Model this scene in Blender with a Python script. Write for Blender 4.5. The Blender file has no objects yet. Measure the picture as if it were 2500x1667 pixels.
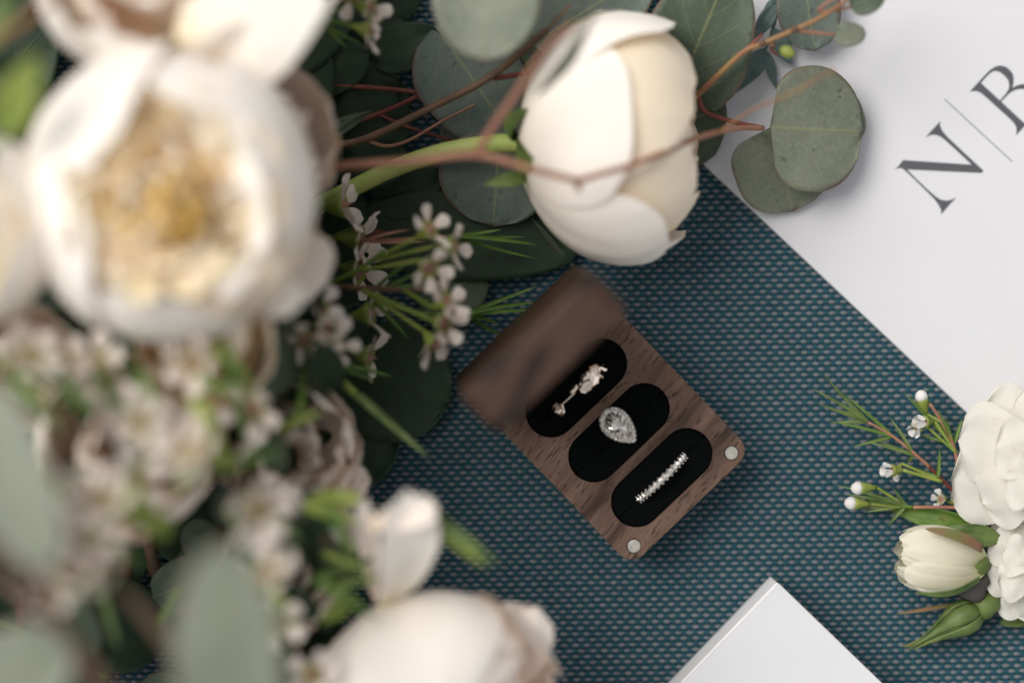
import bpy, math, random
from mathutils import Vector, Matrix, noise
random.seed(7)
R_ = math.radians
SC = bpy.context.scene
COL = SC.collection

# ------------------------------------------------------------------ camera, light, exposure
CAM_Z, FOC_Z = 668.0, 12.0            # mm: lens height, height of the plane in focus
cam = bpy.data.cameras.new("camera"); cam_o = bpy.data.objects.new("camera", cam); COL.objects.link(cam_o)
cam.lens = 85; cam.sensor_width = 36; cam.clip_start = 0.01; cam.clip_end = 200
cam_o.location = (0, 0, CAM_Z * .001); cam_o.rotation_euler = (0, 0, 0)
cam.dof.use_dof = True; cam.dof.focus_distance = (CAM_Z - 13.0) * .001
cam.dof.aperture_fstop = 1.95; cam.dof.aperture_blades = 0
SC.camera = cam_o

SUN_EL, SUN_AZ = R_(51), R_(-60)      # azimuth clockwise from +Y (up in the picture)
w = bpy.data.worlds.new("World"); SC.world = w; w.use_nodes = True
nt = w.node_tree; nt.nodes.clear()
sky = nt.nodes.new("ShaderNodeTexSky"); sky.sky_type = 'NISHITA'; sky.sun_disc = False
sky.sun_elevation = SUN_EL; sky.sun_rotation = SUN_AZ; sky.air_density = 1.0; sky.dust_density = 1.2; sky.ozone_density = 1.0
hs = nt.nodes.new("ShaderNodeHueSaturation"); hs.inputs["Saturation"].default_value = 0.06   # overcast: grey cloud
bg = nt.nodes.new("ShaderNodeBackground"); bg.inputs["Strength"].default_value = 0.12
wo = nt.nodes.new("ShaderNodeOutputWorld")
nt.links.new(sky.outputs[0], hs.inputs["Color"]); nt.links.new(hs.outputs[0], bg.inputs[0]); nt.links.new(bg.outputs[0], wo.inputs[0])
sun = bpy.data.lights.new("sun", 'SUN'); sun.energy = 2.0; sun.angle = R_(40); sun.color = (1.0, .95, .88)
sun_o = bpy.data.objects.new("sun", sun); COL.objects.link(sun_o)
sd = Vector((math.sin(SUN_AZ) * math.cos(SUN_EL), math.cos(SUN_AZ) * math.cos(SUN_EL), math.sin(SUN_EL)))
sun_o.rotation_euler = sd.to_track_quat('Z', 'Y').to_euler(); sun_o.location = sd * 2
SC.view_settings.view_transform = 'Standard'; SC.view_settings.look = 'None'
SC.view_settings.gamma = 1.0; SC.view_settings.exposure = 0.42
SC.render.engine = 'CYCLES'
SC.cycles.use_denoising = True; SC.cycles.max_bounces = 12; SC.cycles.diffuse_bounces = 8; SC.cycles.transmission_bounces = 10
SC.cycles.sample_clamp_indirect = 6.0

# ------------------------------------------------------------------ helpers
def P(px, py, z=0.0):
    """world mm of the point at height z that the photograph (2500 x 1667) shows at px, py"""
    k = (CAM_Z - z) / (CAM_Z - FOC_Z) / 9.0
    return Vector(((px - 1250) * k, -(py - 833.5) * k, z))

def tag(o, label=None, cat=None, group=None, kind=None):
    if label: o['label'] = label
    if cat: o['category'] = cat
    if group: o['group'] = group
    if kind: o['kind'] = kind
    return o

def thing(name, label, cat, loc, group=None):
    o = bpy.data.objects.new(name, None); COL.objects.link(o)
    o.location = Vector(loc) * .001; o.empty_display_size = .005
    return tag(o, label, cat, group)

def root_of(o):
    while o.parent: o = o.parent
    return o

def mesh_data(name, V, F, mat=None, uv=None, smooth=True, org=Vector((0, 0, 0))):
    me = bpy.data.meshes.new(name)
    me.from_pydata([((v[0] - org[0]) * .001, (v[1] - org[1]) * .001, (v[2] - org[2]) * .001) for v in V], [], F)
    if uv:
        l = me.uv_layers.new(name="UVMap")
        buf = [0.0] * (2 * len(me.loops)); vi = [0] * len(me.loops); me.loops.foreach_get("vertex_index", vi)
        for k, i in enumerate(vi): buf[2 * k], buf[2 * k + 1] = uv[i]
        l.data.foreach_set("uv", buf)
    if smooth: me.polygons.foreach_set("use_smooth", [True] * len(me.polygons))
    if mat: me.materials.append(mat)
    me.update()
    return me

def part(name, VF, mat, parent, uv=None, smooth=True, label=None):
    """one mesh object; verts in world mm; parent is a thing or a part"""
    V, F = VF[0], VF[1]
    if uv is None and len(VF) > 2: uv = VF[2]
    org = root_of(parent).location * 1000 if parent else Vector((0, 0, 0))
    o = bpy.data.objects.new(name, mesh_data(name, V, F, mat, uv, smooth, org)); COL.objects.link(o)
    if parent: o.parent = parent
    if label: o['label'] = label
    return o

def solo(name, VF, mat, loc, label, cat, group=None, smooth=True):
    """a thing that is one mesh"""
    o = bpy.data.objects.new(name, mesh_data(name, VF[0], VF[1], mat, VF[2] if len(VF) > 2 else None, smooth, Vector(loc)))
    COL.objects.link(o); o.location = Vector(loc) * .001
    return tag(o, label, cat, group)

def solidify(o, th):
    m = o.modifiers.new("thick", 'SOLIDIFY'); m.thickness = th * .001; m.offset = 0

def bevel(o, wd, seg=2, ang=40):
    m = o.modifiers.new("bevel", 'BEVEL'); m.width = wd * .001; m.segments = seg; m.limit_method = 'ANGLE'; m.angle_limit = R_(ang)

def join(*parts):
    V, F, U = [], [], []
    for p in parts:
        n = len(V); V += list(p[0]); F += [tuple(i + n for i in f) for f in p[1]]
        U += list(p[2]) if len(p) > 2 else [(0, 0)] * len(p[0])
    return V, F, U

def spline(pts, n=6):
    pts = [Vector(p) for p in pts]
    if len(pts) == 2: return [pts[0].lerp(pts[1], i / n) for i in range(n + 1)]
    out = []
    q = [pts[0] * 2 - pts[1]] + pts + [pts[-1] * 2 - pts[-2]]
    for k in range(1, len(q) - 2):
        a, b, c, d = q[k - 1:k + 3]
        for i in range(n):
            t = i / n
            out.append(.5 * ((2 * b) + (c - a) * t + (2 * a - 5 * b + 4 * c - d) * t * t + (3 * b - a - 3 * c + d) * t ** 3))
    out.append(pts[-1]); return out

def tube(pts, r0, r1=None, sides=8, n=6, caps=True, radii=None):
    pts = spline(pts, n); N = len(pts); r1 = r0 if r1 is None else r1
    V, F, U = [], [], []
    up = Vector((0.13, .21, .97)); 
    for i, p in enumerate(pts):
        t = (pts[min(i + 1, N - 1)] - pts[max(i - 1, 0)]).normalized()
        a = t.cross(up)
        if a.length < .05: a = t.cross(Vector((1, .2, 0)))
        a.normalize(); b = t.cross(a)
        f = i / (N - 1); r = radii(f) if radii else r0 + (r1 - r0) * f
        for k in range(sides):
            g = 2 * math.pi * k / sides
            V.append(p + a * (r * math.cos(g)) + b * (r * math.sin(g))); U.append((k / sides, f))
    for i in range(N - 1):
        for k in range(sides):
            F.append((i * sides + k, i * sides + (k + 1) % sides, (i + 1) * sides + (k + 1) % sides, (i + 1) * sides + k))
    if caps:
        F.append(tuple(range(sides))[::-1]); F.append(tuple((N - 1) * sides + k for k in range(sides)))
    return V, F, U

def lathe(prof, org, axis, sides=16, ridges=0, amp=0):
    """prof: (distance along axis, radius)"""
    n = Vector(axis).normalized(); e1 = n.orthogonal().normalized(); e2 = n.cross(e1); org = Vector(org)
    V, F, U = [], [], []
    for j, (h, r) in enumerate(prof):
        for k in range(sides):
            g = 2 * math.pi * k / sides; rr = r * (1 + amp * math.cos(ridges * g))
            V.append(org + n * h + (e1 * math.cos(g) + e2 * math.sin(g)) * rr); U.append((k / sides, j / (len(prof) - 1)))
    for j in range(len(prof) - 1):
        for k in range(sides):
            F.append((j * sides + k, j * sides + (k + 1) % sides, (j + 1) * sides + (k + 1) % sides, (j + 1) * sides + k))
    F.append(tuple(range(sides))[::-1]); F.append(tuple((len(prof) - 1) * sides + k for k in range(sides)))
    return V, F, U

def frame(C, axis, roll=0.0, ref=None):
    n = Vector(axis).normalized(); e = Vector(ref or (0, 0, 1)); e1 = e - n * e.dot(n)
    if e1.length < 1e-3: e1 = n.orthogonal()
    e1.normalize(); e2 = n.cross(e1)
    return Vector(C), e1, e2, n

def nz(x, y=0.0, z=0.0): return noise.noise(Vector((x, y, z)))

def bowl_petal(fr, R, phi, hw, th0, th1, asp=1.0, flare=0.0, ruffle=0.0, lip=0.0, drop=.42, over=.5, seed=0.0, ns=15, nt=13, frill=0.0, crease=0.0):
    """a petal lying on a bowl round fr: base at polar angle th0 (0 = stem end), rim at th1 (degrees)"""
    C, e1, e2, n = fr; V, F, U = [], [], []
    th0, th1 = R_(th0), R_(th1)
    for j in range(nt):
        t = j / (nt - 1)
        for i in range(ns):
            s = -1 + 2 * i / (ns - 1)
            tm = th1 - (th1 - th0) * drop * abs(s) ** 3.2 + frill * (nz(s * 2.3 + seed, seed * 1.7) + .5 * nz(s * 6.1 - seed, seed)) * (1 - .3 * abs(s))
            th = th0 + (tm - th0) * t
            wv = hw * (.5 + .5 * math.sin(math.pi * min(1, .12 + t * .62)))
            ph = phi + s * wv + .06 * nz(t * 2 + seed, 3.1)
            r = R * (1 + flare * t ** 3) + over * s + lip * max(0, t - .75) ** 2 * 16
            r += ruffle * t ** 1.6 * (nz(s * 1.9 + seed * 3, t * 1.7, seed) + .45 * nz(s * 4.6 + seed, t * 3.5, seed + 5))
            r += .30 * t * (nz(s * 6.5, t * .8, seed * 2.3) + .5 * nz(s * 15.0, t * 1.2, seed))
            r -= crease * math.exp(-(s * 5) ** 2) * math.sin(math.pi * t)
            V.append(C + (e1 * math.cos(ph) + e2 * math.sin(ph)) * (r * math.sin(th)) - n * (r * asp * math.cos(th)))
            U.append((s * .5 + .5, t))
    for j in range(nt - 1):
        for i in range(ns - 1):
            a = j * ns + i; F.append((a, a + 1, a + ns + 1, a + ns))
    return V, F, U

def sheet(base, tip, width, normal=(0, 0, 1), bend=0.0, cup=0.0, shape='round', wave=0.0, seed=0.0, ns=11, nt=15, roll=0.0, twist=0.0):
    """a leaf or free petal from base to tip (mm)"""
    b, tp = Vector(base), Vector(tip); ax = tp - b; L = ax.length; ax.normalize()
    nn = Vector(normal); nn = (nn - ax * nn.dot(ax)).normalized(); side = nn.cross(ax)
    if roll:
        q = Matrix.Rotation(R_(roll), 3, ax); side = q @ side; nn = q @ nn
    V, F, U = [], [], []
    for j in range(nt):
        t = j / (nt - 1)
        if shape == 'round': wv = max(0, 1 - abs(2 * t - 1.0) ** 2.25) ** .5 * (1 - .10 * (2 * t - 1))
        elif shape == 'heart': wv = max(0, 1 - abs(2 * t ** .8 - 1.0) ** 2.6) ** .5
        elif shape == 'lance': wv = math.sin(math.pi * t ** .85) ** .9 * (1 - .25 * t)
        elif shape == 'petal': wv = (t ** .6) * max(0, 1 - max(0, t - .55) ** 2 / .2025) ** .5 * 1.02 + .04 * (1 - t)
        elif shape == 'needle': wv = min(1, 6 * t + .5) * (1 - t ** 3) * .98 + .02
        elif shape == 'sepal': wv = (1 - t) ** .75 * (.6 + 1.2 * t) * .95
        s_, n_ = side, nn
        if twist:
            q = Matrix.Rotation(R_(twist) * t, 3, ax); s_, n_ = q @ side, q @ nn
        for i in range(ns):
            s = -1 + 2 * i / (ns - 1)
            x = s * wv * width * .5 * (1 + .10 * nz(seed + 2.2 * t, s * 1.5, seed))
            z = bend * L * math.sin(math.pi * t) + cup * width * (s * wv) ** 2 + wave * nz(seed + s * 1.6, t * 2.4, seed * .7) * (.3 + .7 * t)
            z += wave * .5 * abs(s) ** 2 * nz(seed * 2 + s, t * 6, 4)
            V.append(b + ax * (L * t) + s_ * x + n_ * z); U.append((s * .5 + .5, t))
    for j in range(nt - 1):
        for i in range(ns - 1):
            a = j * ns + i; F.append((a, a + 1, a + ns + 1, a + ns))
    return V, F, U

def rounded_rect(u0, u1, v0, v1, r, n=6):
    o = []
    for (cx, cy, a0) in ((u1 - r, v1 - r, 0), (u0 + r, v1 - r, 90), (u0 + r, v0 + r, 180), (u1 - r, v0 + r, 270)):
        for k in range(n + 1):
            a = R_(a0 + 90 * k / n); o.append((cx + r * math.cos(a), cy + r * math.sin(a)))
    return o

def prism(poly, h0, h1, tf, top=True, bottom=True):
    n = len(poly); V = [tf(x, y, h0) for x, y in poly] + [tf(x, y, h1) for x, y in poly]
    F = [(i, (i + 1) % n, n + (i + 1) % n, n + i) for i in range(n)]
    if bottom: F.append(tuple(range(n))[::-1])
    if top: F.append(tuple(range(n, 2 * n)))
    return V, F

def flat_shape(name, polys, z0, z1, mat, parent):
    """a filled outline with holes (2D curve turned into a mesh)"""
    cu = bpy.data.curves.new(name, 'CURVE'); cu.dimensions = '2D'; cu.fill_mode = 'BOTH'; cu.extrude = (z1 - z0) * .0005
    for p in polys:
        sp = cu.splines.new('POLY'); sp.points.add(len(p) - 1); sp.use_cyclic_u = True
        for k, q in enumerate(p): sp.points[k].co = (q[0] * .001, q[1] * .001, 0, 1)
    tmp = bpy.data.objects.new(name, cu); COL.objects.link(tmp)
    me = bpy.data.meshes.new_from_object(tmp.evaluated_get(bpy.context.evaluated_depsgraph_get()))
    bpy.data.objects.remove(tmp); me.name = name
    o = bpy.data.objects.new(name, me); COL.objects.link(o); me.materials.clear(); me.materials.append(mat)
    o.parent = parent; o.location = Vector((0, 0, (z0 + z1) * .0005)) - parent.location
    return o

# ------------------------------------------------------------------ materials
class M:
    def __init__(s, name):
        s.m = bpy.data.materials.new(name); s.m.use_nodes = True; s.t = s.m.node_tree; s.t.nodes.clear()
        s.out = s.n("ShaderNodeOutputMaterial")
    def n(s, k, **kw):
        x = s.t.nodes.new(k)
        for a, b in kw.items():
            if a.startswith('i_'):
                x.inputs[int(a[2:]) if a[2:].isdigit() else a[2:].replace('_', ' ')].default_value = b
            else: setattr(x, a, b)
        return x
    def l(s, a, b): s.t.links.new(a, b)
    def ramp(s, fac, stops, interp='LINEAR'):
        r = s.n("ShaderNodeValToRGB"); r.color_ramp.interpolation = interp
        while len(r.color_ramp.elements) < len(stops): r.color_ramp.elements.new(.5)
        for e, (p, c) in zip(r.color_ramp.elements, stops):
            e.position = p; e.color = (c, c, c, 1) if isinstance(c, (int, float)) else (*c, 1)
        s.l(fac, r.inputs[0]); return r.outputs[0]
    def noise(s, vec, scale, detail=3, rough=.5, dist=0):
        x = s.n("ShaderNodeTexNoise"); x.inputs["Scale"].default_value = scale; x.inputs["Detail"].default_value = detail
        x.inputs["Roughness"].default_value = rough; x.inputs["Distortion"].default_value = dist
        if vec: s.l(vec, x.inputs["Vector"])
        return x.outputs[0]
    def mix(s, f, a, b, mode='MIX'):
        x = s.n("ShaderNodeMix", data_type='RGBA', blend_type=mode)
        for k, v in ((0, f), (6, a), (7, b)):
            if hasattr(v, 'is_linked') or hasattr(v, 'links'): s.l(v, x.inputs[k])
            else: x.inputs[k].default_value = v if k == 0 else (*v, 1)
        return x.outputs[2]
    def math(s, op, a, b=0.0, c=0.0, clamp=False):
        x = s.n("ShaderNodeMath", operation=op, use_clamp=clamp)
        for k, v in enumerate((a, b, c)):
            if hasattr(v, 'links'): s.l(v, x.inputs[k])
            else: x.inputs[k].default_value = v
        return x.outputs[0]
    def obj(s): return s.n("ShaderNodeTexCoord").outputs["Object"]
    def uv(s):
        u = s.n("ShaderNodeTexCoord").outputs["UV"]; x = s.n("ShaderNodeSeparateXYZ"); s.l(u, x.inputs[0]); return x.outputs[0], x.outputs[1]
    def gen(s): return s.n("ShaderNodeNewGeometry").outputs["Position"]
    def pri(s, color, rough=.5, spec=.5, metal=0.0, sheen=0.0):
        p = s.n("ShaderNodeBsdfPrincipled")
        if hasattr(color, 'links'): s.l(color, p.inputs["Base Color"])
        else: p.inputs["Base Color"].default_value = (*color, 1)
        if hasattr(rough, 'links'): s.l(rough, p.inputs["Roughness"])
        else: p.inputs["Roughness"].default_value = rough
        p.inputs["Specular IOR Level"].default_value = spec; p.inputs["Metallic"].default_value = metal
        p.inputs["Sheen Weight"].default_value = sheen
        return p
    def bump(s, p, h, strength, dist=.0003):
        b = s.n("ShaderNodeBump"); b.inputs["Strength"].default_value = strength; b.inputs["Distance"].default_value = dist
        s.l(h, b.inputs["Height"]); s.l(b.outputs[0], p.inputs["Normal"])
    def done(s, sh): s.l(sh.outputs[0] if hasattr(sh, 'outputs') else sh, s.out.inputs[0]); return s.m
    def trans(s, p, color, f):
        t = s.n("ShaderNodeBsdfTranslucent")
        if hasattr(color, 'links'): s.l(color, t.inputs[0])
        else: t.inputs[0].default_value = (*color, 1)
        x = s.n("ShaderNodeMixShader"); x.inputs[0].default_value = f; s.l(p.outputs[0], x.inputs[1]); s.l(t.outputs[0], x.inputs[2])
        return x

def petal_mat(name, base, rim, root, root_end=.35, tr=.35, trc=(.86, .72, .55), spots=0.0):
    m = M(name); u, t = m.uv(); pos = m.gen()
    c = m.ramp(t, [(0, root), (root_end, base), (.9, rim)])
    st = m.n("ShaderNodeCombineXYZ"); m.l(m.math('MULTIPLY', u, 46.0), st.inputs[0]); m.l(m.math('MULTIPLY', t, 3.0), st.inputs[1])
    vein = m.noise(st.outputs[0], 1.0, 2)
    c = m.mix(.08, c, m.ramp(vein, [(.3, .62), (.6, 1.0)]), 'MULTIPLY')
    if spots:
        sp = m.ramp(m.noise(pos, 260, 2), [(.68, 0), (.76, 1)])
        c = m.mix(m.math('MULTIPLY', sp, spots), c, (.45, .22, .08))
    p = m.pri(c, .55, .25)
    m.bump(p, vein, .16, .0004)
    return m.done(m.trans(p, trc, tr))

def leaf_mat(name, a, b, rim=(.17, .075, .06), vein=(.30, .30, .11), rough=.55, tr=.12, bloom=.35, spots=.5):
    m = M(name); u, t = m.uv(); pos = m.gen()
    c = m.mix(m.ramp(m.noise(pos, 90, 4, .6), [(.3, 0), (.7, 1)]), a, b)
    fine = m.noise(pos, 700, 3, .7)
    c = m.mix(.5, c, m.ramp(fine, [(.25, .45), (.75, 1.15)]), 'MULTIPLY')
    s = m.math('ABSOLUTE', m.math('SUBTRACT', u, .5))                     # 0 midrib .. .5 edge
    # side veins: stripes in t - k*s
    q = m.math('SUBTRACT', t, m.math('MULTIPLY', s, .75)); q = m.math('ADD', q, m.math('MULTIPLY', m.noise(pos, 60, 2), .06))
    fr = m.math('ABSOLUTE', m.math('SUBTRACT', m.math('FRACT', m.math('MULTIPLY', q, 5.0)), .5))
    sv = m.ramp(fr, [(.0, 1), (.035, 0)])
    mr = m.ramp(s, [(.006, 1), (.02, 0)])
    c = m.mix(m.math('MULTIPLY', sv, .22), c, vein); c = m.mix(m.math('MULTIPLY', mr, .34), c, vein)
    sp = m.ramp(m.noise(pos, 420, 1), [(.70, 0), (.75, 1)])
    c = m.mix(m.math('MULTIPLY', sp, spots), c, (.035, .04, .03))
    em = m.math('MAXIMUM', m.ramp(s, [(.455, 0), (.494, 1)]), m.ramp(t, [(.955, 0), (.995, 1)]))
    em = m.math('MULTIPLY', em, m.ramp(m.noise(pos, 70, 2), [(.38, .1), (.6, 1)]))
    c = m.mix(m.math('MULTIPLY', em, .8), c, rim)
    p = m.pri(c, rough, bloom)
    m.bump(p, m.math('ADD', m.math('MULTIPLY', fine, .4), m.math('ADD', sv, mr)), .25, .0003)
    return m.done(m.trans(p, (.25, .34, .10), tr))

def stem_mat(name, a, b, rough=.5):
    m = M(name); pos = m.gen()
    c = m.mix(m.ramp(m.noise(pos, 140, 3), [(.35, 0), (.65, 1)]), a, b)
    p = m.pri(c, rough, .35); m.bump(p, m.noise(pos, 900, 2), .3, .0002)
    return m.done(p)

def plain(name, c, rough=.6, spec=.3, var=.15, scale=200):
    m = M(name); pos = m.gen()
    x = m.mix(var, c, m.ramp(m.noise(pos, scale, 4), [(.3, .5), (.7, 1.2)]), 'MULTIPLY')
    p = m.pri(x, rough, spec); m.bump(p, m.noise(pos, scale * 6, 2), .15, .0001)
    return m.done(p)

PET_WHITE = petal_mat("petal_white", (.93, .865, .765), (.95, .905, .845), (.88, .77, .50), .25, tr=.14, trc=(.96, .86, .72))
PET_CREAM = petal_mat("petal_cream", (.94, .79, .57), (.95, .84, .68), (.90, .68, .34), .4, tr=.18, trc=(.98, .84, .64))
PET_GOLD = petal_mat("petal_gold", (.96, .77, .40), (.96, .88, .68), (.90, .58, .10), .5, tr=.22, trc=(.97, .76, .32))
PET_BLUSH = petal_mat("petal_blush", (.89, .77, .67), (.91, .83, .76), (.80, .62, .46), .3, tr=.16, trc=(.93, .76, .62))
PET_BUD = petal_mat("petal_bud", (.74, .70, .55), (.77, .74, .63), (.74, .76, .40), .3, tr=.28, trc=(.9, .86, .62), spots=.3)
PET_ROSE = petal_mat("petal_rose", (.72, .70, .63), (.74, .725, .68), (.66, .64, .40), 0.28, tr=.34, trc=(.9, .86, .7), spots=.15)
PET_WAX = petal_mat("petal_waxflower", (.92, .80, .715), (.94, .86, .79), (.78, .58, .50), .22, tr=.3, trc=(.8, .6, .55))
PET_WAXW = petal_mat("petal_waxflower_white", (.88, .86, .84), (.90, .88, .87), (.6, .5, .4), .2, tr=.3, trc=(.8, .75, .7))
LEAF_SILVER = leaf_mat("eucalyptus_silver", (.165, .190, .140), (.205, .225, .165))
LEAF_BLUE = leaf_mat("eucalyptus_blue", (.095, .130, .112), (.135, .165, .140))
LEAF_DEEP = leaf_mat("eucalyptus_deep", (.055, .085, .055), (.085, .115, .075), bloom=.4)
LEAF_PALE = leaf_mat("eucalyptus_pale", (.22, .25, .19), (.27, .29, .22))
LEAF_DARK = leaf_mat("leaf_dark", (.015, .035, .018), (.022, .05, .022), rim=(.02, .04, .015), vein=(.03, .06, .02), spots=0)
LEAF_TEAL = leaf_mat("leaf_teal", (.10, .17, .16), (.14, .20, .19), rim=(.12, .17, .15))
GREEN = stem_mat("fresh_green", (.15, .21, .035), (.25, .29, .06))
GREEN_DK = stem_mat("needle_green", (.055, .12, .02), (.12, .19, .03))
GREEN_MID = stem_mat("sepal_green", (.06, .10, .025), (.13, .18, .05))
STEM_PEONY = stem_mat("peony_stem", (.30, .38, .09), (.40, .43, .14))
STEM_RED = stem_mat("stem_red", (.26, .115, .08), (.33, .17, .10))
STEM_DKRED = stem_mat("stem_dark_red", (.13, .03, .025), (.20, .055, .035))
STEM_GOLD = stem_mat("stem_gold", (.27, .155, .06), (.24, .11, .055))
STEM_BROWN = stem_mat("stem_brown", (.10, .058, .035), (.16, .09, .05))
STEM_DARK = stem_mat("stem_dark", (.060, .036, .024), (.085, .05, .03))
MAROON = plain("calyx_maroon", (.30, .16, .12))
STAMEN = plain("stamen_gold", (.88, .62, .20), .7)
SEPAL_BRN = stem_mat("sepal_brown", (.20, .11, .06), (.13, .14, .04))
TAPE = plain("stem_tape", (.07, .065, .06), .7)
# ------------------------------------------------------------------ the woven cloth
def weave():
    m = M("cloth_base"); p = m.pri((.004, .05, .07), .8, .2); base_m = m.done(p)
    def thread(name, c1, c2, c3, sp):
        m = M(name); pos = m.gen()
        mp = m.n("ShaderNodeMapping"); mp.inputs["Scale"].default_value = (1000 / 3.168 * 2, 1000 / 1.561, 0); m.l(pos, mp.inputs[0])
        wn = m.n("ShaderNodeTexWhiteNoise", noise_dimensions='2D')
        fl = m.n("ShaderNodeVectorMath", operation='FLOOR'); m.l(mp.outputs[0], fl.inputs[0]); m.l(fl.outputs[0], wn.inputs[0])
        c = m.ramp(wn.outputs[0], [(0, c1), (.5, c2), (1, c3)])
        st = m.n("ShaderNodeMapping"); st.inputs["Scale"].default_value = (700, 5200, 700); m.l(pos, st.inputs[0])
        f = m.noise(st.outputs[0], 1.0, 2)
        c = m.mix(.5, c, m.ramp(f, [(.3, .55), (.7, 1.15)]), 'MULTIPLY')
        p = m.pri(c, .55, sp, sheen=.1); m.bump(p, f, .4, .00015)
        return m.done(p)
    grey = thread("thread_grey", (.148, .162, .184), (.178, .195, .218), (.200, .208, .222), .35)
    teal = thread("thread_teal", (.004, .058, .084), (.005, .070, .102), (.006, .074, .102), .3)
    X0, X1, Y0, Y1 = -180, 175, -125, 122
    n = 60
    V, F = [], []
    for j in range(2):
        for i in range(2): V.append(((X0 - 40, X1 + 40)[i], (Y0 - 40, Y1 + 40)[j], -.42))
    V += [(x, y, -4) for x, y, z in V]
    F = [(0, 1, 3, 2), (4, 6, 7, 5), (0, 4, 5, 1), (1, 5, 7, 3), (3, 7, 6, 2), (2, 6, 4, 0)]
    cloth = solo("woven_tabletop", (V, F), base_m, (0, 0, -4), None, None, smooth=False); tag(cloth, kind='structure')
    rot = R_(1.1); cr, sr = math.cos(rot), math.sin(rot)
    PX, PY = 3.168, 1.561
    def dome(cx, cy, lx, ly, h, V, F, yaw=0.0, tiltz=0.0, sides=10):
        b = len(V)
        for (k, z) in ((1.0, -.35), (.82, h * .62), (.42, h)):
            for q in range(sides):
                g = 2 * math.pi * q / sides
                # super-ellipse so that the thread ends read blunt
                c_, s_ = math.cos(g), math.sin(g)
                x = math.copysign(abs(c_) ** .72, c_) * lx * k; y = math.copysign(abs(s_) ** .85, s_) * ly * k
                x, y = x * math.cos(yaw) - y * math.sin(yaw), x * math.sin(yaw) + y * math.cos(yaw)
                X, Y = cx + x, cy + y
                V.append((X * cr - Y * sr, X * sr + Y * cr, z if k == 1.0 else z + tiltz * x))
        for r in range(2):
            for q in range(sides): F.append((b + r * sides + q, b + r * sides + (q + 1) % sides, b + (r + 1) * sides + (q + 1) % sides, b + (r + 1) * sides + q))
        F.append(tuple(b + 2 * sides + q for q in range(sides)))
    rnd = random.Random(3)
    V, F, V2, F2 = [], [], [], []
    for j in range(int(Y0 / PY), int(Y1 / PY)):
        for i in range(int(X0 / PX), int(X1 / PX)):
            x = (i + .5 * (j & 1)) * PX; y = j * PY
            x += .5 * nz(x * .02, y * .03, 1) + .06 * rnd.uniform(-1, 1); y += .55 * nz(x * .012, y * .02, 5) + .12 * nz(x * .06, y * .5, 9) + .035 * rnd.uniform(-1, 1)
            dome(x, y, 1.06 * rnd.uniform(.93, 1.05), .48 * rnd.uniform(.9, 1.05), .22 * rnd.uniform(.8, 1.1), V, F, rnd.uniform(-.05, .05), rnd.uniform(-.04, .04))
            dome(x + PX * .5, y, .60, .90, .17, V2, F2, sides=8)
    a = part("weft_threads", (V, F), grey, cloth); tag(a, kind='stuff')
    b = part("warp_threads", (V2, F2), teal, cloth); tag(b, kind='stuff')
weave()

# ------------------------------------------------------------------ walnut ring box
BU = Vector((.69, -.724, 0)).normalized(); BV = Vector((.724, .69, 0)).normalized()
BC = P(1511.4, 1056.1, 18.0); BC.z = 0
BTOP, BH = 18.0, 56.3 / 2
BW = 44.8 / 2
def bx(u, v, z): return BC + BU * u + BV * v + Vector((0, 0, z))

def walnut(name, k=1.0, band=0.0):
    m = M(name); pos = m.gen()
    mp = m.n("ShaderNodeMapping", vector_type='TEXTURE'); mp.inputs["Rotation"].default_value = (0, 0, math.atan2(BV.y, BV.x) + R_(9))
    m.l(pos, mp.inputs[0]); q = mp.outputs[0]
    s1 = m.n("ShaderNodeMapping"); s1.inputs["Scale"].default_value = (16, 120, 60); m.l(q, s1.inputs[0])
    big = m.noise(s1.outputs[0], 1.0, 3, .5, 1.2)
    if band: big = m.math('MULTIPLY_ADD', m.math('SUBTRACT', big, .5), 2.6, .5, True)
    s2 = m.n("ShaderNodeMapping"); s2.inputs["Scale"].default_value = (170, 1500, 1300); m.l(q, s2.inputs[0])
    fine = m.noise(s2.outputs[0], 1.0, 3, .6)
    s3 = m.n("ShaderNodeMapping"); s3.inputs["Scale"].default_value = (300, 2200, 1800); m.l(q, s3.inputs[0])
    pore = m.ramp(m.noise(s3.outputs[0], 1.0, 1, .4), [(.60, 0), (.68, 1)])
    c = m.ramp(big, [(.30, (.085 * k, .055 * k, .045 * k)), (.44, (.235 * k, .145 * k, .108 * k)), (.66, (.37 * k, .235 * k, .178 * k))])
    c = m.mix(.5, c, m.ramp(fine, [(.3, .6), (.7, 1.15)]), 'MULTIPLY')
    c = m.mix(m.math('MULTIPLY', pore, .85), c, (.035, .022, .018))
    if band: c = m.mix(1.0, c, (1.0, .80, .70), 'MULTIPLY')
    p = m.pri(c, .42 if band else .6, .3 if band else .12)
    m.bump(p, m.math('SUBTRACT', m.math('MULTIPLY', fine, .3), pore), .35, .0002)
    return m.done(p)
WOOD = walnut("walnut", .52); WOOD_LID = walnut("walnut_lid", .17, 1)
m = M("black_velvet"); pos = m.gen(); p = m.pri(m.mix(.5, (.0035, .0045, .0045), m.ramp(m.noise(pos, 2500, 2), [(.3, .4), (.7, 1.5)]), 'MULTIPLY'), 1.0, .05)
m.bump(p, m.noise(pos, 3000, 2), .5, .0002); VELVET = m.done(p)
m = M("nickel_magnet"); pos = m.gen(); p = m.pri((.62, .59, .53), m.ramp(m.noise(pos, 900, 3), [(.3, .25), (.7, .45)]), .5, 1.0)
m.bump(p, m.noise(pos, 1500, 2), .12, .0001); MAGNET = m.done(p)
m = M("brass_pin"); BRASS = m.done(m.pri((.45, .32, .14), .35, .5, 1.0))

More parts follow.
